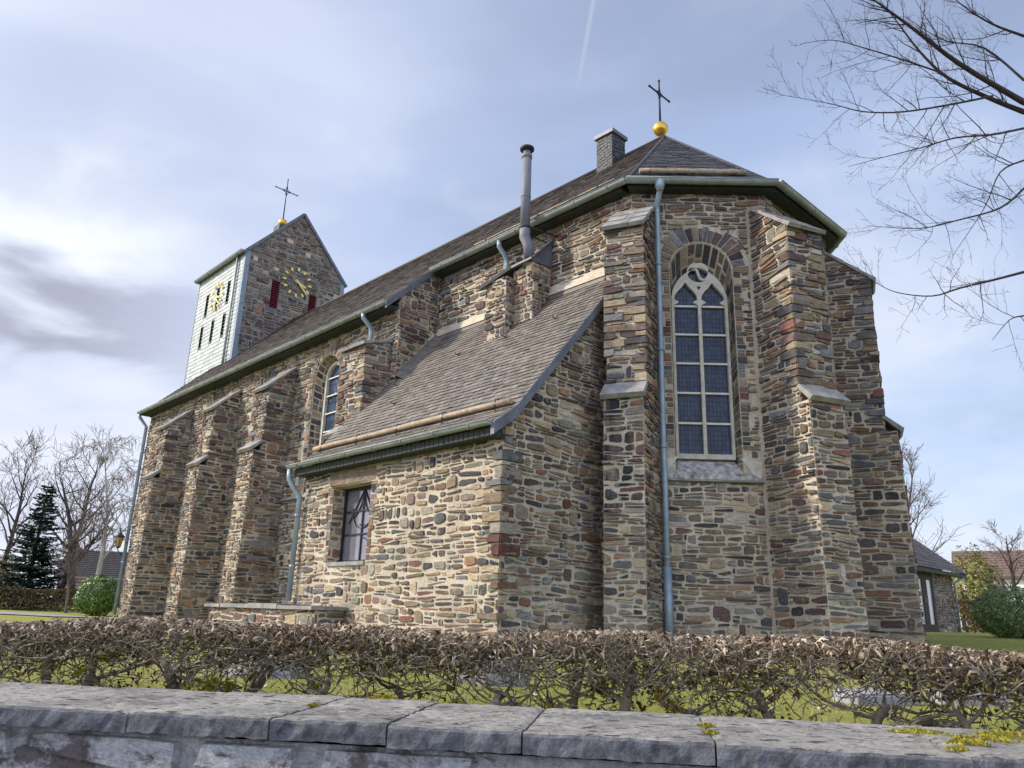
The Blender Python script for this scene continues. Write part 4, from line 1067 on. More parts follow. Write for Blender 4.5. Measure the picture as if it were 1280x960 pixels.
# clocks
def clock(F, cx_, cz_, r, hh, mm):
    m = MB(); m.tube([F(cx_, cz_, 0.0), F(cx_, cz_, .16)], .05, 'gold_paint', 12); root = part(m, 'clock')
    for i in range(12):
        a = R(90-30*i); b = MB(); l0, l1 = r*.78, r*1.0
        b.bar(F(cx_+l0*math.cos(a), cz_+l0*math.sin(a), .07), F(cx_+l1*math.cos(a), cz_+l1*math.sin(a), .07), .075, .05, 'gold_paint', up=F.n); part(b, 'hour_mark', root)
    for ang, l, w_, h, nm in ((hh, r*.62, .075, .11, 'hour_hand'), (mm, r*.98, .055, .14, 'minute_hand')):
        a = R(90-ang); b = MB(); b.bar(F(cx_-.12*math.cos(a), cz_-.12*math.sin(a), h), F(cx_+l*math.cos(a), cz_+l*math.sin(a), h), w_, .025, 'gold_paint', up=F.n); part(b, nm, root)
clock(Fte, 6.05, 14.76, .66, 111, 134)
clock(Ftn, -21.95, 14.05, .64, 111, 134)

# ================================================================== things beside the church
cgrp = None
# wall lantern on the west corner
lp = cw(UW-.12, YN-.34, 3.72)
lan = empty('wall_lantern', lp); lan.scale = (.85, .85, .85); tag(lan, 'black iron wall lantern with amber glass on the west corner of the church', 'lantern')
m = MB()
for s_ in range(6):
    a0, a1 = 2*math.pi*s_/6, 2*math.pi*(s_+1)/6
    m.face([V((.10*math.cos(a0), .10*math.sin(a0), -.22)), V((.10*math.cos(a1), .10*math.sin(a1), -.22)), V((.17*math.cos(a1), .17*math.sin(a1), .16)), V((.17*math.cos(a0), .17*math.sin(a0), .16))], 'lampglass')
m.build('glass', lan)
m = MB(); m.tube([(0, 0, .16), (0, 0, .20), (0, 0, .34), (0, 0, .38)], [.21, .21, .06, .02], 'iron', 6, smooth=False); m.build('lamp_cap', lan)
m = MB()
for s_ in range(6):
    a0 = 2*math.pi*s_/6; m.tube([(.10*math.cos(a0), .10*math.sin(a0), -.22), (.172*math.cos(a0), .172*math.sin(a0), .17)], .012, 'iron', 4)
m.tube([(0, 0, -.3), (0, 0, -.22)], [.03, .105], 'iron', 6); m.build('frame', lan)
tw_ = (cw(UW+.02, YN+.02, 3.0)-lp); m = MB(); m.tube([(0, 0, -.28), V((0, 0, -.36)), tw_*.5+V((0, 0, -.2)), tw_], .018, 'iron', 6); m.build('bracket', lan)
# low stone kerb with slab cover in the corner by the annex downpipe
lw_ = empty('stone_light_well', K+V((0, 0, 0)), CA); tag(lw_, 'low stone box under broken slate slabs at the foot of the annex downpipe', 'stone box')
mb = MB(); X0, X1, YF = -8.3, -4.0, -.62
wall(mb, Fr((0, YF, 0), (1, 0, 0)), [(X0, Z0), (X1, Z0), (X1, 1.58), (X0, 1.58)], mortar='mortar', rowh=(.12, .24), ln=(.25, .6))
wall(mb, Fr((X1, 0, 0), (0, 1, 0)), [(YF, Z0), (-.03, Z0), (-.03, 1.58), (YF, 1.58)], rowh=(.12, .24), ln=(.25, .6))
wall(mb, Fr((X0, 0, 0), (0, -1, 0)), [(-YN, Z0), (-YF, Z0), (-YF, 1.58), (-YN, 1.58)], rowh=(.12, .24), ln=(.25, .6))
mb.build('masonry', lw_, OFF)
xx = X0-.1
while xx < X1:
    w_ = ru(.5, 1.3); m = MB(); x1_ = min(xx+w_, X1+.1); yb_ = -.03 if xx > AW-.5 else -.02
    P = [(xx+.01, YF-.09+ru(-.04, .03)), ((xx+x1_)/2, YF-.07+ru(-.05, .03)), (x1_-.01, YF-.09+ru(-.04, .03)), (x1_-.01, yb_), (xx+.01, yb_)]
    m.prism(P, lambda a, b, h: V((a, b, h)), 1.585, 1.66+ru(-.015, .03), 'capstone'); m.build('cover_slab', lw_, OFF); xx += w_
# stone step at the west corner
sp = cw(-22.6, 3.2, 0); st_ = MB(); st_.box((-.9, -.55, 0), (.9, .55, .13), 'greystone'); st_.box((-.3, -.5, .131), (.9, .55, .24), 'greystone')
stp = st_.build('stone_step'); stp.location = (sp.x, sp.y, ground_z(sp.x, sp.y)-.02); stp.rotation_euler = (0, 0, CA); tag(stp, 'pale grey stone step at the far west corner of the church', 'step')

# south east pavilion with glazed doors
hut = empty('stone_pavilion', cw(-1.2, 20.6, ground_z(*cw(-1.2, 20.6, 0).xy)), CA); tag(hut, 'small stone building with dark slate roof and tall glazed double door behind the choir', 'building')
HZ = hut.location.z; HB = V((hut.location.x, hut.location.y, HZ))
def hl_(x, y, z): return V((x, y, z))
mb = MB(); Fh = Fr((-.30, 0, 0), (0, 1, 0)); e0, e1, ez = -.5, 3.95, 2.02
wall(mb, Fh, [(e0, -.2), (e1, -.2), (e1, ez), (e0, ez)], [], [[(-.2, -.2), (1.75, -.2), (1.75, 1.93), (-.2, 1.93)]], bias=dark, mortar='mortar_grey')
wall(mb, Fr((0, e0, 0), (1, 0, 0)), [(-8, -.2), (-.3, -.2), (-.3, ez), (-4.2, 5.0), (-8, ez)], rowh=(.14, .26), ln=(.3, .6), mortar='mortar_grey')
wall(mb, Fr((0, e1, 0), (-1, 0, 0)), [(.3, -.2), (8, -.2), (8, ez), (4.2, 5.0), (.3, ez)], rowh=(.14, .26), ln=(.3, .6), mortar='mortar_grey')
wall(mb, Fr((-8, 0, 0), (0, -1, 0)), [(-e1, -.2), (-e0, -.2), (-e0, ez), (-e1, ez)], rowh=(.14, .26), ln=(.3, .6), mortar='mortar_grey')
mb.build('wall', hut)
mb = MB(); hs = .8; F = Fr((.12, 0, 2.10), (0, 1, 0), (-1, 0, hs)); lr = 4.3*math.hypot(1, hs)
slates(mb, F, [(-.75, 0), (4.32, 0), (4.32, lr), (-.75, lr)], .2, .25, 'slate_main'); F = Fr((-8.5, 0, 2.10), (0, -1, 0), (1, 0, hs)); slates(mb, F, [(-4.32, 0), (.75, 0), (.75, lr), (-4.32, lr)], .3, .4, 'slate_apse')
hr = mb.build('roof', hut)
m = MB(); m.box((-.05, -.75, 1.95), (.10, 4.32, 2.08), 'eave_dark')
for y_ in (-.76, 4.25): m.bar((.12, y_, 2.05), (-4.18, y_, 2.05+4.3*hs), .07, .14, 'lead')
m.build('eave_board', hr)
for k_ in range(2):
    m = MB(); a = -.1+k_*.9; plate(m, Fh, [(a, -.05), (a+.88, -.05), (a+.88, 1.88), (a, 1.88)], [[(a+.2, .25), (a+.68, .25), (a+.68, 1.74), (a+.2, 1.74)]], .02, .08, 'timber'); d_ = m.build('door', hut)
    m = MB(); m.prism([(a+.19, .24), (a+.69, .24), (a+.69, 1.75), (a+.19, 1.75)], Fh, .03, .045, 'doorglass'); m.build('pane', d_)
    m = MB(); xh = a+(.80 if k_ == 0 else .08); m.bar(Fh(xh, .95, .11), Fh(xh, 1.1, .11), .03, .03, 'zinc'); m.build('handle', d_)
m = MB(); plate(m, Fh, [(-.2, -.1), (1.75, -.1), (1.75, 1.95), (-.2, 1.95)], [[(-.11, -.06), (1.69, -.06), (1.69, 1.89), (-.11, 1.89)]], .0, .05, 'timber'); m.build('door_frame', hut)
m = MB(); m.tube([(.1, 4.0, 1.95), (-.22, 3.9, 1.75), (-.22, 3.9, 0)], .04, 'pipe', 8); m.build('downpipe', hut)
# handrail in front of it
q = V((12.4, 24.2, 0)); gz = ground_z(12.4, 24.2); hrl = MB(); hrl.tube([(0, 0, -.1), (0, 0, .95)], .025, 'iron', 8); hrl.tube([(-1.0, .25, -.1), (-1.0, .25, 1.15)], .025, 'iron', 8)
hrl.tube([(-1.15, .28, 1.22), (-1.0, .25, 1.15), (0, 0, .95), (.12, -.03, .9)], .025, 'iron', 8); hrl.tube([(-1.0, .25, .6), (0, 0, .45)], .015, 'iron', 6)
ho = hrl.build('handrail'); ho.location = (q.x, q.y, gz); tag(ho, 'thin dark metal handrail beside the last choir buttress and the glazed door', 'handrail')

# ================================================================== foreground street wall
bw = empty('boundary_wall', wp(0, 0, 0)); tag(bw, 'low old street wall of lime washed rubble under thick grey coping slabs', 'wall')
BO = wp(0, 0, 0)
mb = MB(); Fb = Fr(wp(-8, .06, 0), WD)
sheet(mb, Fb, [(0, 0), (16, 0), (16, 1.26), (0, 1.26)], [], 'limewall')
rubble(mb, Fb, [(0, 0), (16, 0), (16, 1.255), (0, 1.255)], rowh=(.09, .2), ln=(.2, .6), gap=.03, relief=(.004, .035), wob=.02, mat='limewall', drop=.06)
Fb2 = Fr(wp(8, .52, 0), -WD); sheet(mb, Fb2, [(0, 0), (16, 0), (16, 1.26), (0, 1.26)], [], 'limewall')
for sgn, s_ in ((1, 8), (-1, -8)):
    q_ = [wp(s_, .05, 0), wp(s_, .52, 0), wp(s_, .52, 1.24), wp(s_, .05, 1.24)]; mb.face(q_ if sgn > 0 else q_[::-1], 'limewall')
mb.build('masonry', bw, BO)
# joints along the wall
jt = [-8, -6.9, -5.6, -4.4, -3.3, -2.3, -1.43, -1.03, -.62, -.30, .05, .52, 1.09, 1.75, 2.6, 3.7, 4.9, 6.2, 8]
for a, b in zip(jt, jt[1:]):
    m = MB(); a += .0025; b -= .0025; L = b-a; nx = max(6, int(L/.018)); ny = 30 if L < 1.3 else 12
    z1, z0, t0, t1 = 1.322, 1.268, .010+ru(-.006, .006), .575+ru(-.02, .02)
    tl = ru(-.004, .004)
    def edge(s_, sd_):  # chipped outline
        e = .012*noise.noise(V((s_*6+sd_*7, sd_*3.1, a)))+.02*max(0, noise.noise(V((s_*3.3, sd_*9, 2.2)))-.25)
        return e
    rows_ = []
    prof = [(0, z0, 0), (0, z0+.02, 0), (0, z1-.010, 0), (.004, z1-.003, 0), (.012, z1, 0)]
    def pnt(s_, t, z):
        d = .003*noise.noise(V((s_*5, t*5, z*5)))+.003*noise.noise(V((s_*19, t*19, z*19)))+.003*noise.noise(V((s_*47, t*47, z*47)))
        return d
    NP = []
    for i in range(nx+1):
        s_ = a+L*i/nx; col = []
        ef, eb = edge(s_, 1), edge(s_, 2); ends = .003*(i in (0, nx))
        for (dt, z, _) in prof:
            zz_ = z-(ends if z > z1-.01 else 0)
            col.append(wp(s_, t0+dt+ef*(1.4 if z < z0+.01 else 1)+pnt(s_, 0, z), zz_+pnt(s_, .3, z)+tl*(s_-a)/L))
        for j in range(1, ny):
            t = t0+.022+(t1-t0-.044)*j/ny
            col.append(wp(s_, t, z1-ends+1.3*pnt(s_, t, z1)+tl*(s_-a)/L))
        for (dt, z, _) in prof[::-1]: col.append(wp(s_, t1-dt-eb, z-(ends if z > z1-.01 else 0)+tl*(s_-a)/L))
        NP.append(col)
    nc = len(NP[0]); vs = [p for c in NP for p in c]; fs = []
    for i in range(nx):
        for j in range(3, nc-1): fs.append((i*nc+j, (i+1)*nc+j, (i+1)*nc+j+1, i*nc+j+1))
        fs.append((i*nc+nc-1, (i+1)*nc+nc-1, (i+1)*nc, i*nc))
    fs.append(tuple(range(nc))[::-1][::-1]); fs.append(tuple(nx*nc+j for j in range(nc))[::-1])
    m.add(vs, fs, 'coping', smooth=False); m.add(vs, [(i*nc+j, (i+1)*nc+j, (i+1)*nc+j+1, i*nc+j+1) for i in range(nx) for j in range(3)], 'coping_shade'); m.build('coping_slab', bw, BO)
# moss cushions in the joints
for s_, t, r in ((1.1, .40, .05), (1.16, .22, .035), (1.24, .33, .06), (1.36, .45, .06), (1.42, .38, .04), (.522, .3, .016), (.522, .16, .014), (-.5, .585, .035), (-.62, .30, .012), (1.09, .1, .018)):
    m = MB(); c = wp(s_, t, 1.322)
    for q in range(int(380*r/.05)):
        a = ru(0, 6.28); d = r*math.sqrt(rnd()); p = c+V((math.cos(a)*d*1.6, math.sin(a)*d, ru(0, .012)*(1-d/r))); h = ru(.002, .006)
        e = V((ru(-1, 1), ru(-1, 1), 0)).normalized()*h
        m.face([p-e, p+e, p+e*.3+V((ru(-h, h)*.5, ru(-h, h)*.5, h*1.1))], 'moss', rnd(), rnd())
    m.build('moss_cushion', bw, BO)

# ================================================================== hedge behind the wall
HT0 = 2.25    # distance of the hedge line behind the wall front
hd = empty('hedge', wp(0, HT0, 1.05)); tag(hd, 'clipped leafless hornbeam hedge with gnarled mossy stems behind the street wall', 'hedge')
HO = wp(0, HT0, 1.05)
def curl(p, d, l, n, wig, grav=0.0, zcap=None):
    pts = [V(p)]; d = V(d).normalized()
    for i in range(n):
        d = (d+V((ru(-1, 1), ru(-1, 1), ru(-1, 1)))*wig+V((0, 0, grav))).normalized(); q_ = pts[-1]+d*(l/n)
        if zcap is not None and q_.z > zcap: q_.z = zcap-rnd()*.02; d.z = -abs(d.z)*.4; d.normalize()
        pts.append(q_)
    return pts
def htop(s_): return 1.515+.018*math.sin(s_*1.9)+.012*math.sin(s_*4.7+1)-(.05*sst((-s_-1.0)/3))
tips = []
br = MB(); mossb = []
s_ = -6.6
while s_ < 6.8:
    for k_ in range(1 if rnd() < .6 else 2):
        t = HT0+ru(-.12, .14); b = wp(s_+ru(-.08, .08), t, 1.02)
        m = MB(); hh = ru(.22, .36); r = ru(.014, .032)
        pts = curl(b, (ru(-.5, .5), ru(-.25, .25), 1), hh, 6, .33); m.tube(pts, [r*(1.25-.09*i)*ru(.85, 1.2) for i in range(7)], 'hedgewood', 7)
        m.build('stem', hd, HO)
        for q in range(random.randint(5, 8)):
            i = random.randint(1, 6); p = pts[i]; ang = ru(0, 6.28)
            d = V((math.cos(ang)*1.1, math.sin(ang)*.6, ru(-.15, .9))); l = ru(.2, .45); pp = curl(p, d, l, 7, .38, .05, htop(s_)-.02)
            r1 = ru(.005, .012); br.tube(pp, [r1*(1-.09*j) for j in range(8)], 'hedgewood', 5, False)
            for w_ in range(random.randint(3, 6)):
                j = random.randint(2, 7); d2 = V((ru(-1, 1), ru(-.7, .7), ru(-.2, 1))); p3 = curl(pp[j], d2, ru(.09, .24), 5, .4, .04, htop(s_)+.005)
                br.tube(p3, [.0042-.0005*j2 for j2 in range(6)], 'hedgewood', 4, False); tips.append(p3[-1])
            if rnd() < .6: mossb.append(pp[random.randint(2, 6)])
    s_ += ru(.28, .50)
# clipped crust of short crooked twigs at the top
for q in range(4600):
    s_ = ru(-6.7, 6.9); t = HT0+ru(-.34, .34); zt = htop(s_)-.0; z = zt-abs(random.gauss(0, .085))-.03
    if abs(t-HT0) > .25: z -= .05*rnd()
    d = V((ru(-1, 1), ru(-.8, .8), ru(-.35, .55))); pts = curl(wp(s_, t, z), d, ru(.07, .2), 5, .45, 0, htop(s_)+ru(0, .02))
    r1 = ru(.0018, .0055); br.tube(pts, [r1, r1, r1*.9, r1*.8, r1*.7, r1*.5], 'hedgewood', 4, False)
for q in range(5200):   # twigs in the body
    s_ = ru(-6.7, 6.9); t = HT0+ru(-.3, .3); z = ru(1.12, 1.46) if rnd() < .4 else ru(1.28, 1.48); pts = curl(wp(s_, t, z), (ru(-1, 1), ru(-.6, .6), ru(-.3, .8)), ru(.1, .28), 5, .45, 0, htop(s_))
    r1 = ru(.0016, .0042); br.tube(pts, [r1, r1, r1*.9, r1*.8, r1*.7, r1*.5], 'hedgewood', 4, False)
bo = br.build('branch', hd, HO); bo['kind'] = 'stuff'
lf = MB()
def curled_leaf(mb, p, l, w, mat, tone=None):
    d = V((ru(-1, 1), ru(-1, 1), ru(-.7, .7))).normalized(); x = d.cross(V((ru(-.3, .3), ru(-.3, .3), 1))).normalized(); n = x.cross(d); c = ru(.2, .9)*l*.5
    P = [p-d*l/2-n*c*.3, p-x*w/2, p+n*c*.5, p+x*w/2+n*c*.3, p+d*l/2-n*c]
    mb.add(P, [(0, 1, 2), (0, 2, 3), (1, 4, 2), (2, 4, 3)], mat, rnd() if tone is None else tone, rnd())
for q in range(24000):
    s_ = ru(-6.7, 6.9); t = HT0+max(-.36, min(.36, random.gauss(0, .2))); z = htop(s_)+.005-abs(random.gauss(0, .048))
    k_ = noise.noise(V((s_*1.3, t*1.5, 3)))
    if k_ < -.25 and rnd() < .6: continue
    curled_leaf(lf, wp(s_, t, z), ru(.025, .07), ru(.008, .02), 'dryleaf')
for q in range(20000):
    s_ = ru(-6.7, 6.9); t = HT0+ru(-.34, .3); z = ru(1.08, 1.48) if rnd() < .4 else ru(1.28, 1.49)
    if noise.noise(V((s_*2.0, z*3, 8))) < (.12 if z < 1.26 else -.12): continue
    curled_leaf(lf, wp(s_, t, z), ru(.025, .055), ru(.012, .03), 'brownleaf' if rnd() < .7 else 'dryleaf')
lo_ = lf.build('leaf', hd, HO); lo_['kind'] = 'stuff'
random.shuffle(mossb)
for p in mossb[:95]:
    m = MB(); r = ru(.03, .075); tn = rnd()
    for q in range(140):
        d = V((random.gauss(0, 1), random.gauss(0, 1), random.gauss(0, 1))).normalized(); c = p+d*r*ru(.6, 1.0)*(1.0 if d.z > 0 else .6); e = d.orthogonal().normalized()*ru(.006, .013); f_ = d.cross(e)
        m.face([c-e, c+f_, c+e+d*.012], 'moss', min(1, max(0, tn+ru(-.25, .25))), rnd())
    m.build('moss_clump', hd, HO)

# grass between wall and church
gb = MB()
for q in range(26000):
    s_ = ru(-7, 8); t = .6+(rnd()**1.3)*9.5; p = wp(s_, t, 0)
    dx, dy = p.x-K.x, p.y-K.y; cu = dx*math.cos(CA)+dy*math.sin(CA); cv = -dx*math.sin(CA)+dy*math.cos(CA)
    if cv > -.7 and cu < 3.5: continue
    p.z = ground_z(p.x, p.y)-.005; h = ru(.02, .06); a = ru(0, 6.28); e = V((math.cos(a), math.sin(a), 0))*ru(.002, .005); ln = V((ru(-1, 1), ru(-1, 1), 0))*h*.5
    gb.face([p-e, p+e, p+ln+V((0, 0, h))], 'blade', rnd(), rnd())
go = gb.build('grass'); go['kind'] = 'stuff'

fb = MB()
for q in range(2600):
    s_ = ru(-7, 9); t = .62+(rnd()**1.4)*8; p = wp(s_, t, 0); p.z = ground_z(p.x, p.y)+.012
    curled_leaf(fb, p, ru(.03, .07), ru(.02, .04), 'brownleaf' if rnd() < .6 else 'dryleaf')
fo_ = fb.build('fallen_leaves'); fo_['kind'] = 'stuff'
# slabs and stones on the lawn
def lumpy(name, loc, r, sq, mat, label, cat, seed):
    bm = bmesh.new(); bmesh.ops.create_icosphere(bm, subdivisions=4, radius=1)
    for v in bm.verts:
        k_ = 1+.25*noise.noise(v.co*1.3+V((seed, 0, 0)))+.08*noise.noise(v.co*4+V((seed, 2, 0))); v.co = V((v.co.x*k_*r*sq[0], v.co.y*k_*r*sq[1], v.co.z*k_*r*sq[2]))
    me = bpy.data.meshes.new(name); bm.to_mesh(me); bm.free(); me.materials.append(MATS[mat]); o = bpy.data.objects.new(name, me); COL.objects.link(o); o.location = loc
    return tag(o, label, cat)
lumpy('boulder', (-1.85, 6.3, 1.12), .26, (1.2, .8, .7), 'capstone', 'pale boulder on the lawn seen through the left half of the hedge', 'boulder', 1.0)
lumpy('boulder', (-.08, 6.4, 1.12), .24, (1.1, .8, .95), 'capstone', 'grey boulder on the lawn seen through the middle of the hedge', 'boulder', 4.0)
for x_, y_, w_, d_, rz, lab in ((2.72, 6.0, .5, .3, .2, 'pale flat stone slab on the lawn, the left one of two behind the right end of the hedge'), (3.45, 6.1, .45, .3, -.1, 'pale flat stone slab on the lawn, the right one of two behind the right end of the hedge')):
    m = MB(); m.box((-w_/2, -d_/2, 0), (w_/2, d_/2, .09), 'greystone'); m.box((-w_/2+.02, -d_/2+.02, .0901), (w_/2-.02, d_/2-.02, .105), 'greystone')
    o = m.build('stone_slab'); o.location = (x_, y_, ground_z(x_, y_)-.02); o.rotation_euler = (.05, 0, rz); tag(o, lab, 'stone slab')

# ================================================================== trees and shrubs
def bare_tree(name, label, loc, h, r, bark, twig, spread=.6, levels=3, kids=(9, 6, 5), lean=(0, 0), droop=0.0, fork=.3, seed=0, cat='tree', group=None, trunk_frac=1.0, twr=.006, up=.25):
    random.seed(seed)
    root = empty(name, (loc[0], loc[1], ground_z(loc[0], loc[1])-.05)); tag(root, label, cat, group)
    tm = MB(); cm = MB()
    pts = [V((0, 0, 0))]; d = V((lean[0], lean[1], 1)).normalized(); n = 12; H = h*trunk_frac
    for i in range(n):
        d = (d+V((ru(-1, 1), ru(-1, 1), ru(0, .4)))*.10).normalized(); pts.append(pts[-1]+d*H/n)
    rad = [r*(1-i/n)**.8+r*.06 for i in range(n+1)]; rad[0] *= 1.3
    tm.tube(pts, rad, bark, 9)
    def grow(p, d, l, r0, lv):
        n_ = 5 if lv < levels else 4; q = [p]
        for i in range(n_):
            d = (d+V((ru(-1, 1), ru(-1, 1), ru(-1, 1)))*.2+V((0, 0, up*.35-droop*(i/n_)*(1+lv*.5)))).normalized(); q.append(q[-1]+d*l/n_)
        rr = [max(twr, r0*(1-.75*i/n_)) for i in range(n_+1)]
        cm.tube(q, rr, bark if lv == 1 else twig, 6 if lv == 1 else 4 if lv == 2 else 3, False)
        if lv >= levels: return
        for c in range(kids[lv]):
            t = ru(.2, 1.0); i = min(n_-1, int(t*n_)); b = q[i]+(q[i+1]-q[i])*(t*n_-i); dd = (q[i+1]-q[i]).normalized()
            s_ = dd.orthogonal().normalized(); s_.rotate(Matrix.Rotation(ru(0, 6.28), 3, dd)); grow(b, (dd*ru(.5, 1.0)+s_*ru(.5, 1)).normalized(), l*ru(.35, .62), rr[i]*.6, lv+1)
    for c in range(kids[0]):
        t = fork+(1-fork)*(c+rnd())/kids[0]; i = min(n-1, int(t*n)); b = pts[i]+(pts[i+1]-pts[i])*(t*n-i); a = c*2.4+ru(-.5, .5)
        dd = V((math.cos(a)*spread, math.sin(a)*spread, ru(.45, 1.0))).normalized(); grow(b, dd, h*ru(.25, .42)*(1.15-t*.55), rad[i]*.55, 1)
    tm.build('trunk', root); cm.build('crown', root)
    return root
bare_tree('bare_tree', 'tall leafless tree at the far left edge behind the fir', (-29.3, 46), 8.8, .17, 'bark_dark', 'bark_twig', .45, 3, (13, 7, 5), (.1, 0), seed=3, twr=.011)
bare_tree('bare_tree', 'many branched leafless tree just right of the dark fir', (-28.0, 50), 9.4, .2, 'bark_dark', 'bark_twig', .55, 3, (14, 7, 5), (.05, 0), seed=5, twr=.011, fork=.25)
bare_tree('bare_tree', 'crooked leafless tree with dark forked trunk left of the drooping birch', (-25.4, 47), 8.2, .22, 'bark_dark', 'bark_twig', .75, 3, (11, 7, 5), (-.15, 0), seed=11, twr=.011, fork=.2)
bare_tree('weeping_birch', 'weeping birch with pale trunk and drooping twigs beside the church corner', (-23.6, 46), 9.0, .15, 'bark_pale', 'bark_twig', .4, 3, (16, 9, 5), (-.02, 0), droop=.55, seed=8, twr=.010, fork=.25, cat='tree')
bare_tree('young_tree', 'slim young tree with bushy brown twigs in front of the brown hedge', (-18.75, 34.4), 2.9, .06, 'bark_twig', 'bark_twig', .7, 3, (12, 8, 6), seed=21, twr=.007, fork=.35)
bare_tree('bare_tree', 'small crooked leafless tree by the half-timbered house', (29.6, 45), 5.6, .16, 'bark_dark', 'bark_twig', .9, 3, (10, 7, 6), (-.25, 0), seed=31, twr=.009, fork=.3)
bare_tree('bare_tree', 'reddish leafless tree peeping out behind the last choir buttress', (25.3, 50), 10.5, .2, 'bark_twig', 'bark_twig', .7, 3, (13, 8, 6), seed=33, twr=.011, fork=.3)

# big bare tree whose limbs reach in at the upper right
random.seed(99)
LIMBS = {'a': [(7.35, 9.5, 9.0), (6.3, 9.2, 9.38), (5.56, 9.0, 9.81), (4.95, 8.8, 10.09), (4.41, 8.6, 10.29)],
 'b': [(7.4, 9.6, 8.91), (6.84, 9.5, 9.06), (6.16, 9.3, 9.22), (5.75, 9.2, 9.57), (5.4, 9.1, 10.03), (5.15, 9.0, 10.28)],
 'c': [(6.9, 9.0, 8.19), (6.37, 8.9, 8.0), (5.74, 8.7, 7.79), (5.13, 8.5, 7.48), (4.59, 8.3, 7.21), (3.98, 8.1, 6.91)],
 'd': [(6.83, 9.4, 9.01), (6.03, 9.1, 8.62), (5.22, 8.9, 8.32), (4.57, 8.7, 8.15), (4.06, 8.5, 8.1), (3.41, 8.3, 8.05)],
 'e': [(6.6, 8.8, 7.13), (6.1, 8.6, 6.71), (5.43, 8.4, 6.41), (4.87, 8.3, 6.22), (4.14, 8.1, 6.12)],
 'f': [(6.18, 8.5, 5.78), (5.71, 8.4, 5.61), (5.25, 8.3, 5.45), (4.84, 8.2, 5.29), (4.37, 8.1, 5.28), (4.08, 8.0, 5.36)],
 'g': [(7.94, 10.0, 10.63), (7.32, 9.8, 10.66), (6.78, 9.6, 10.79), (6.39, 9.4, 10.93)],
 'h': [(6.11, 9.3, 9.29), (5.38, 9.0, 9.25), (4.73, 8.8, 9.26), (4.2, 8.6, 9.2), (3.71, 8.5, 9.03)],
 'i': [(7.05, 9.3, 7.89), (6.61, 9.2, 7.62), (6.24, 9.1, 7.0), (5.65, 9.0, 6.22)],
 'j': [(6.23, 8.7, 5.29), (5.98, 8.6, 5.19), (5.66, 8.5, 4.88)],
 'k': [(8.04, 10.3, 10.04), (7.49, 10.3, 10.64), (6.79, 10.2, 10.68), (6.2, 10.2, 11.13)]}
LR0 = dict(a=.042, b=.036, c=.015, d=.016, e=.014, f=.015, g=.02, h=.011, i=.012, j=.008, k=.018)
TB = V((11.2, 9.8, 0)); TB.z = ground_z(TB.x, TB.y)
bt = empty('beech_tree', TB-V((0, 0, .1))); tag(bt, 'big leafless tree reaching dark fine branches into the upper right of the sky', 'tree')
m = MB(); tp = [TB-V((0, 0, .1)), TB+V((0, 0, 2)), TB+V((-.1, .05, 4)), TB+V((-.25, .1, 6)), TB+V((-.2, .2, 8)), TB+V((-.05, .2, 10)), TB+V((.1, .1, 13)), TB+V((.2, .1, 16))]
m.tube(tp, [.42, .33, .30, .27, .23, .19, .12, .04], 'bark_dark', 14); m.build('trunk', bt, TB-V((0, 0, .1)))
cm = MB()
def smooth_line(P, k_=4):
    P = [V(p) for p in P]; out = []
    for i in range(len(P)-1):
        p0, p1, p2, p3 = P[max(0, i-1)], P[i], P[i+1], P[min(len(P)-1, i+2)]
        for j in range(k_):
            t = j/k_; out.append(.5*((2*p1)+(p2-p0)*t+(2*p0-5*p1+4*p2-p3)*t*t+(3*p1-p0-3*p2+p3)*t**3))
    return out+[P[-1]]
def twigs(line, rads, lv, lenk):
    L = sum((b-a).length for a, b in zip(line, line[1:])); n = int(L/(.15 if lv == 1 else .10 if lv == 2 else .11))
    for q in range(n):
        t = ru(.12 if lv == 1 else .1, 1.0); i = min(len(line)-2, int(t*(len(line)-1))); p = line[i]+(line[i+1]-line[i])*rnd(); d = (line[i+1]-line[i]).normalized()
        s_ = d.orthogonal().normalized(); s_.rotate(Matrix.Rotation(ru(0, 6.28), 3, d)); s_.y *= .6
        d2 = (d*ru(.45, 1.0)+s_*ru(.6, 1.05)+V((0, 0, .10))).normalized()
        l = lenk*ru(.45, 1.1)*(1.1-.55*t); pts = [p]; k_ = 6
        for j in range(k_):
            d2 = (d2+V((ru(-1, 1), ru(-1, 1), ru(-1, 1)))*.2+V((-.01, 0, .03))).normalized(); pts.append(pts[-1]+d2*l/k_)
        r0 = min(rads[i]*.55, .010 if lv == 1 else .0045 if lv == 2 else .0026)
        rr = [max(.0015, r0*(1-.8*j/k_)) for j in range(k_+1)]; cm.tube(pts, rr, 'bark_dark', 5 if lv == 1 else 3, False)
        if lv < 3: twigs(pts, rr, lv+1, l*.46)
for k_, P in LIMBS.items():
    line = smooth_line(P); n = len(line); st0 = LR0[k_]
    rads = [max(.0025, st0*(1-i/(n-1))**1.1+.0025) for i in range(n)]
    cm.tube(line, rads, 'bark_dark', 8, False); twigs(line, rads, 1, 1.0)
    if k_ in 'abcefgk':   # back to the trunk
        e = V(P[0]); a = V((TB.x-.1, TB.y+.1, e.z-1.6)); mid = (e+a)/2+V((0, 0, .25)); l2_ = smooth_line([a, mid, e], 6); cm.tube(l2_, [st0+.05*(1-i/(len(l2_)-1)) for i in range(len(l2_))], 'bark_dark', 8, False)
cm.build('crown', bt, TB-V((0, 0, .1)))
random.seed(55)
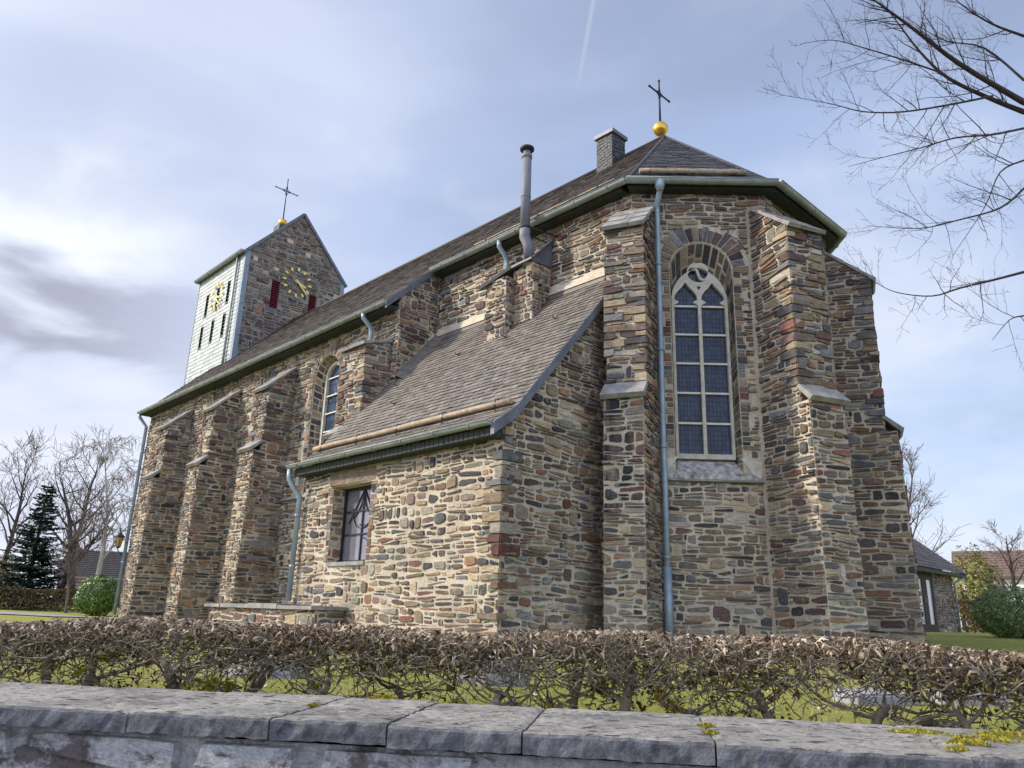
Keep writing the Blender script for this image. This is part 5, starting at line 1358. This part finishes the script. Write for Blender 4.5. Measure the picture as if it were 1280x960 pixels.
# leafy shrubs
def leaf_shrub(name, label, loc, rx, ry, h, mat, n, ls, cat='shrub', lump=.18, seed=1.0, base=0.0, sparse=.0):
    root = empty(name, (loc[0], loc[1], ground_z(*loc)-.03)); tag(root, label, cat)
    m = MB(); core = MB()
    for q in range(n):
        a = ru(0, 6.28); u = ru(-1, 1); s_ = math.sqrt(1-u*u); d = V((s_*math.cos(a), s_*math.sin(a), u))
        k_ = 1+lump*noise.noise(d*2.2+V((seed, 0, 0)))+.5*lump*noise.noise(d*6+V((0, seed, 0)))
        dep = 1-abs(random.gauss(0, .10)); p = V((d.x*rx*k_*dep, d.y*ry*k_*dep, h/2+base+d.z*h/2*k_*dep))
        if p.z < .03: continue
        nn = (d+V((ru(-1, 1), ru(-1, 1), ru(-.4, 1)))*.75).normalized(); e = nn.orthogonal().normalized(); e.rotate(Matrix.Rotation(ru(0, 6.28), 3, nn)); f_ = nn.cross(e); l = ls*ru(.6, 1.3)
        m.face([p-e*l, p+f_*l*.38, p+e*l+nn*l*.15, p-f_*l*.38], mat, min(1, max(0, .5+.5*noise.noise(d*4+V((seed, seed, 0)))+ru(-.35, .35))), rnd())
    m.build('foliage', root)
    for q in range(7):
        a = ru(0, 6.28); core.tube(curl((math.cos(a)*.1*rx, math.sin(a)*.1*ry, 0), (math.cos(a)*.7*rx, math.sin(a)*.7*ry, h*.6), h*.75, 5, .12), [.03, .025, .02, .016, .012, .008], 'bark_dark', 5)
    core.build('stem', root); return root
leaf_shrub('laurel_bush', 'glossy bright green round laurel bush beside the church west corner', (-16.5, 32.4), .85, .8, 1.62, 'laurel', 3600, .075, seed=2)
leaf_shrub('round_bush', 'dark green clipped round bush at the right edge of the lawn', (11.0, 17.3), .78, .75, 1.12, 'boxleaf', 9000, .034, seed=3, lump=.1)
leaf_shrub('orange_bush', 'orange brown clipped round bush at the far left edge', (-27.6, 43), 1.0, .9, 2.7, 'orangeleaf', 5000, .06, seed=4)
leaf_shrub('bamboo_shrub', 'tall yellow green leafy shrub behind the stone pavilion', (21.75, 36.5), .95, 1.0, 3.6, 'yellowleaf', 6000, .085, seed=5, lump=.45)
def box_hedge(name, label, a, b, w, h, mat, n, ls):
    a, b = V((*a, 0)), V((*b, 0)); root = empty(name, ((a.x+b.x)/2, (a.y+b.y)/2, ground_z((a.x+b.x)/2, (a.y+b.y)/2)-.03)); tag(root, label, 'hedge'); o_ = (a+b)/2; d = (b-a).normalized(); x = V((-d.y, d.x, 0)); L = (b-a).length
    m = MB(); st_ = MB()
    for q in range(n):
        s_ = ru(0, L); f_ = rnd()
        if f_ < .45: t, z = -w/2+abs(random.gauss(0, .05)), ru(0.02, h)
        elif f_ < .6: t, z = w/2-abs(random.gauss(0, .05)), ru(0.02, h)
        else: t, z = ru(-w/2, w/2), h-abs(random.gauss(0, .06))
        p = a+d*s_+x*t-o_+V((0, 0, z+.06*noise.noise(V((s_*.8, t, 0))))); nn = V((ru(-1, 1), ru(-1, 1), ru(-.5, 1))).normalized(); e = nn.orthogonal().normalized()*ls*ru(.6, 1.3); g_ = nn.cross(e)*.45
        m.face([p-e, p+g_, p+e, p-g_], mat, rnd(), rnd())
    m.build('foliage', root)
    for q in range(int(L/.5)):
        p = a+d*(q*.5+.2)-o_; st_.tube(curl(p, (0, 0, 1), h*.85, 4, .15), [.03, .026, .02, .015, .01], 'bark_dark', 5)
    so_ = st_.build('stem', root); so_['kind'] = 'stuff'; return root
box_hedge('hedge', 'long low brown beech hedge across the far left lawn', (-34, 38.5), (-18.4, 35.6), .9, .92, 'brownleaf', 13000, .06)
box_hedge('hedge', 'brown hedge under the yellow green shrub beside the pavilion', (18.8, 33.5), (24, 35.5), .8, 1.3, 'brownleaf', 5500, .055)
box_hedge('hedge', 'brown twiggy hedge in front of the half-timbered house', (23.8, 41.5), (34, 43.0), 1.0, 2.1, 'brownleaf', 9000, .07)
# fir
fx_, fy_ = -22.75, 38; fir = empty('fir_tree', (fx_, fy_, ground_z(fx_, fy_)-.05)); tag(fir, 'dark green conical fir tree on the far left lawn', 'tree')
m = MB(); m.tube([(0, 0, 0), (0, 0, 3), (0, 0, 6.1)], [.14, .08, .015], 'bark_dark', 8); m.build('trunk', fir)
m = MB(); z = .25
while z < 5.95:
    rr = 2.05*(1-z/6.15)**.85*ru(.85, 1.1)+.06; nb = max(5, int(15*(1-z/7)))
    for i in range(nb):
        a = ru(0, 6.28); l = rr*ru(.7, 1.12); dn = ru(-.32, -.05); p0 = V((0, 0, z)); d = V((math.cos(a), math.sin(a), dn+.25))
        for j in range(int(26+l*34)):
            t = ru(.15, 1); c = p0+V((math.cos(a)*l*t, math.sin(a)*l*t, dn*l*t+.28*l*t*t)); sd_ = V((-math.sin(a), math.cos(a), ru(-.3, .15)))*ru(-1, 1)*(.30*(1.15-t)*l**.5+.05)
            e = (V((math.cos(a), math.sin(a), 0))*ru(.4, 1)+sd_*1.5+V((0, 0, ru(-.4, .1)))).normalized()*ru(.07, .16); c = c+sd_; w_ = e.cross(V((ru(-.4, .4), ru(-.4, .4), 1))).normalized()*ru(.025, .05)
            m.face([c-w_, c+e*.5-w_*1.4, c+e, c+e*.5+w_*1.4, c+w_], 'fir', rnd(), rnd())
    z += .13
m.build('crown', fir)

# ================================================================== houses far behind
def gable_house(name, label, loc, rz, L, Wd, zeave, zridge, wallm, roofm, beams=False, ov=.35, chim=True, wins=()):
    root = empty(name, (loc[0], loc[1], ground_z(*loc)-.1), rz); tag(root, label, 'house')
    m = MB(); x0, x1, y0, y1 = -L/2, L/2, -Wd/2, Wd/2
    m.add([V((x0, y0, 0)), V((x1, y0, 0)), V((x1, y1, 0)), V((x0, y1, 0)), V((x0, y0, zeave)), V((x1, y0, zeave)), V((x1, y1, zeave)), V((x0, y1, zeave)), V((x0, 0, zridge-.05)), V((x1, 0, zridge-.05))],
          [(0, 1, 5, 4), (2, 3, 7, 6), (1, 2, 6, 9, 5), (3, 0, 4, 8, 7)], wallm); m.build('wall', root)
    m = MB(); sl_ = (zridge-zeave)/(Wd/2)
    for sg in (-1, 1):
        a = V((x0-ov, sg*(Wd/2+ov), zeave-ov*sl_)); b = V((x1+ov, sg*(Wd/2+ov), zeave-ov*sl_)); c = V((x1+ov, 0, zridge)); d = V((x0-ov, 0, zridge)); u = V((0, 0, .14))
        m.add([a, b, c, d, a+u, b+u, c+u, d+u], [(0, 1, 2, 3), (4, 5, 6, 7), (0, 1, 5, 4), (1, 2, 6, 5), (2, 3, 7, 6), (3, 0, 4, 7)], roofm)
        n = int(Wd/2/.3)
        for i in range(n):    # tile courses
            t = i/n; p, q = a.lerp(d, t)+u, b.lerp(c, t)+u; m.bar(p+V((0, 0, .02)), q+V((0, 0, .02)), .05, .04, roofm)
    r_ = m.build('roof', root)
    if chim: m = MB(); m.box((L*.18, -.3, zridge-.5), (L*.18+.6, .3, zridge+.75), 'rooftile'); m.box((L*.18-.06, -.36, zridge+.751), (L*.18+.66, .36, zridge+.85), 'darkroof'); m.build('chimney', r_)
    if beams:
        def beam(a, b, w_=.2):
            q = MB(); q.bar(a, b, w_, .08, 'timber', up=V((0, 1, 0))); q.build('beam', root)
        yb = y0-.03
        for z_ in (.3, zeave*.5, zeave-.15): beam(V((x0, yb, z_)), V((x1, yb, z_)))
        n = int(L/1.4)
        for i in range(n+1): beam(V((x0+L*i/n, yb-.005, 0)), V((x0+L*i/n, yb-.005, zeave)))
        for i in (0, n-1, n//2): beam(V((x0+L*i/n, yb-.012, zeave*.5)), V((x0+L*(i+1)/n, yb-.012, zeave)), .16); beam(V((x0+L*i/n, yb-.012, zeave*.5)), V((x0+L*(i+1)/n, yb-.012, 0)), .16)
    for (a, b, c, d) in wins:
        q = MB(); q.box((a, y0-.07, c), (b, y0-.02, d), 'plaster'); w_ = q.build('window', root); q = MB(); q.box((a+.08, y0-.09, c+.08), ((a+b)/2-.04, y0-.071, d-.08), 'glass'); q.box(((a+b)/2+.04, y0-.09, c+.08), (b-.08, y0-.071, d-.08), 'glass'); q.build('pane', w_)
    return root
gable_house('house', 'half-timbered white house with red brown tile roof in the right distance', (43.5, 60.5), R(-33), 15, 6.0, 4.25, 6.25, 'plaster', 'rooftile', True, wins=((-5.6, -4.5, 2.6, 3.8), (-2.8, -1.7, 2.6, 3.8), (0, 1.1, 2.6, 3.8)))
gable_house('house', 'dark roofed house behind the bare trees beside the weeping birch', (-34.0, 76), R(20), 14, 9, 2.4, 4.9, 'timber', 'darkroof', wins=((-3, -1.6, 1.0, 2.3), (2, 3.4, 1.0, 2.3)))
gable_house('garden_shed', 'low wooden garden shed with brown roof behind the far left hedge', (-25.4, 50.5), R(25), 3.4, 2.8, 1.1, 1.75, 'timber', 'rooftile', chim=False, wins=((-1.0, 0, .7, 1.4),))
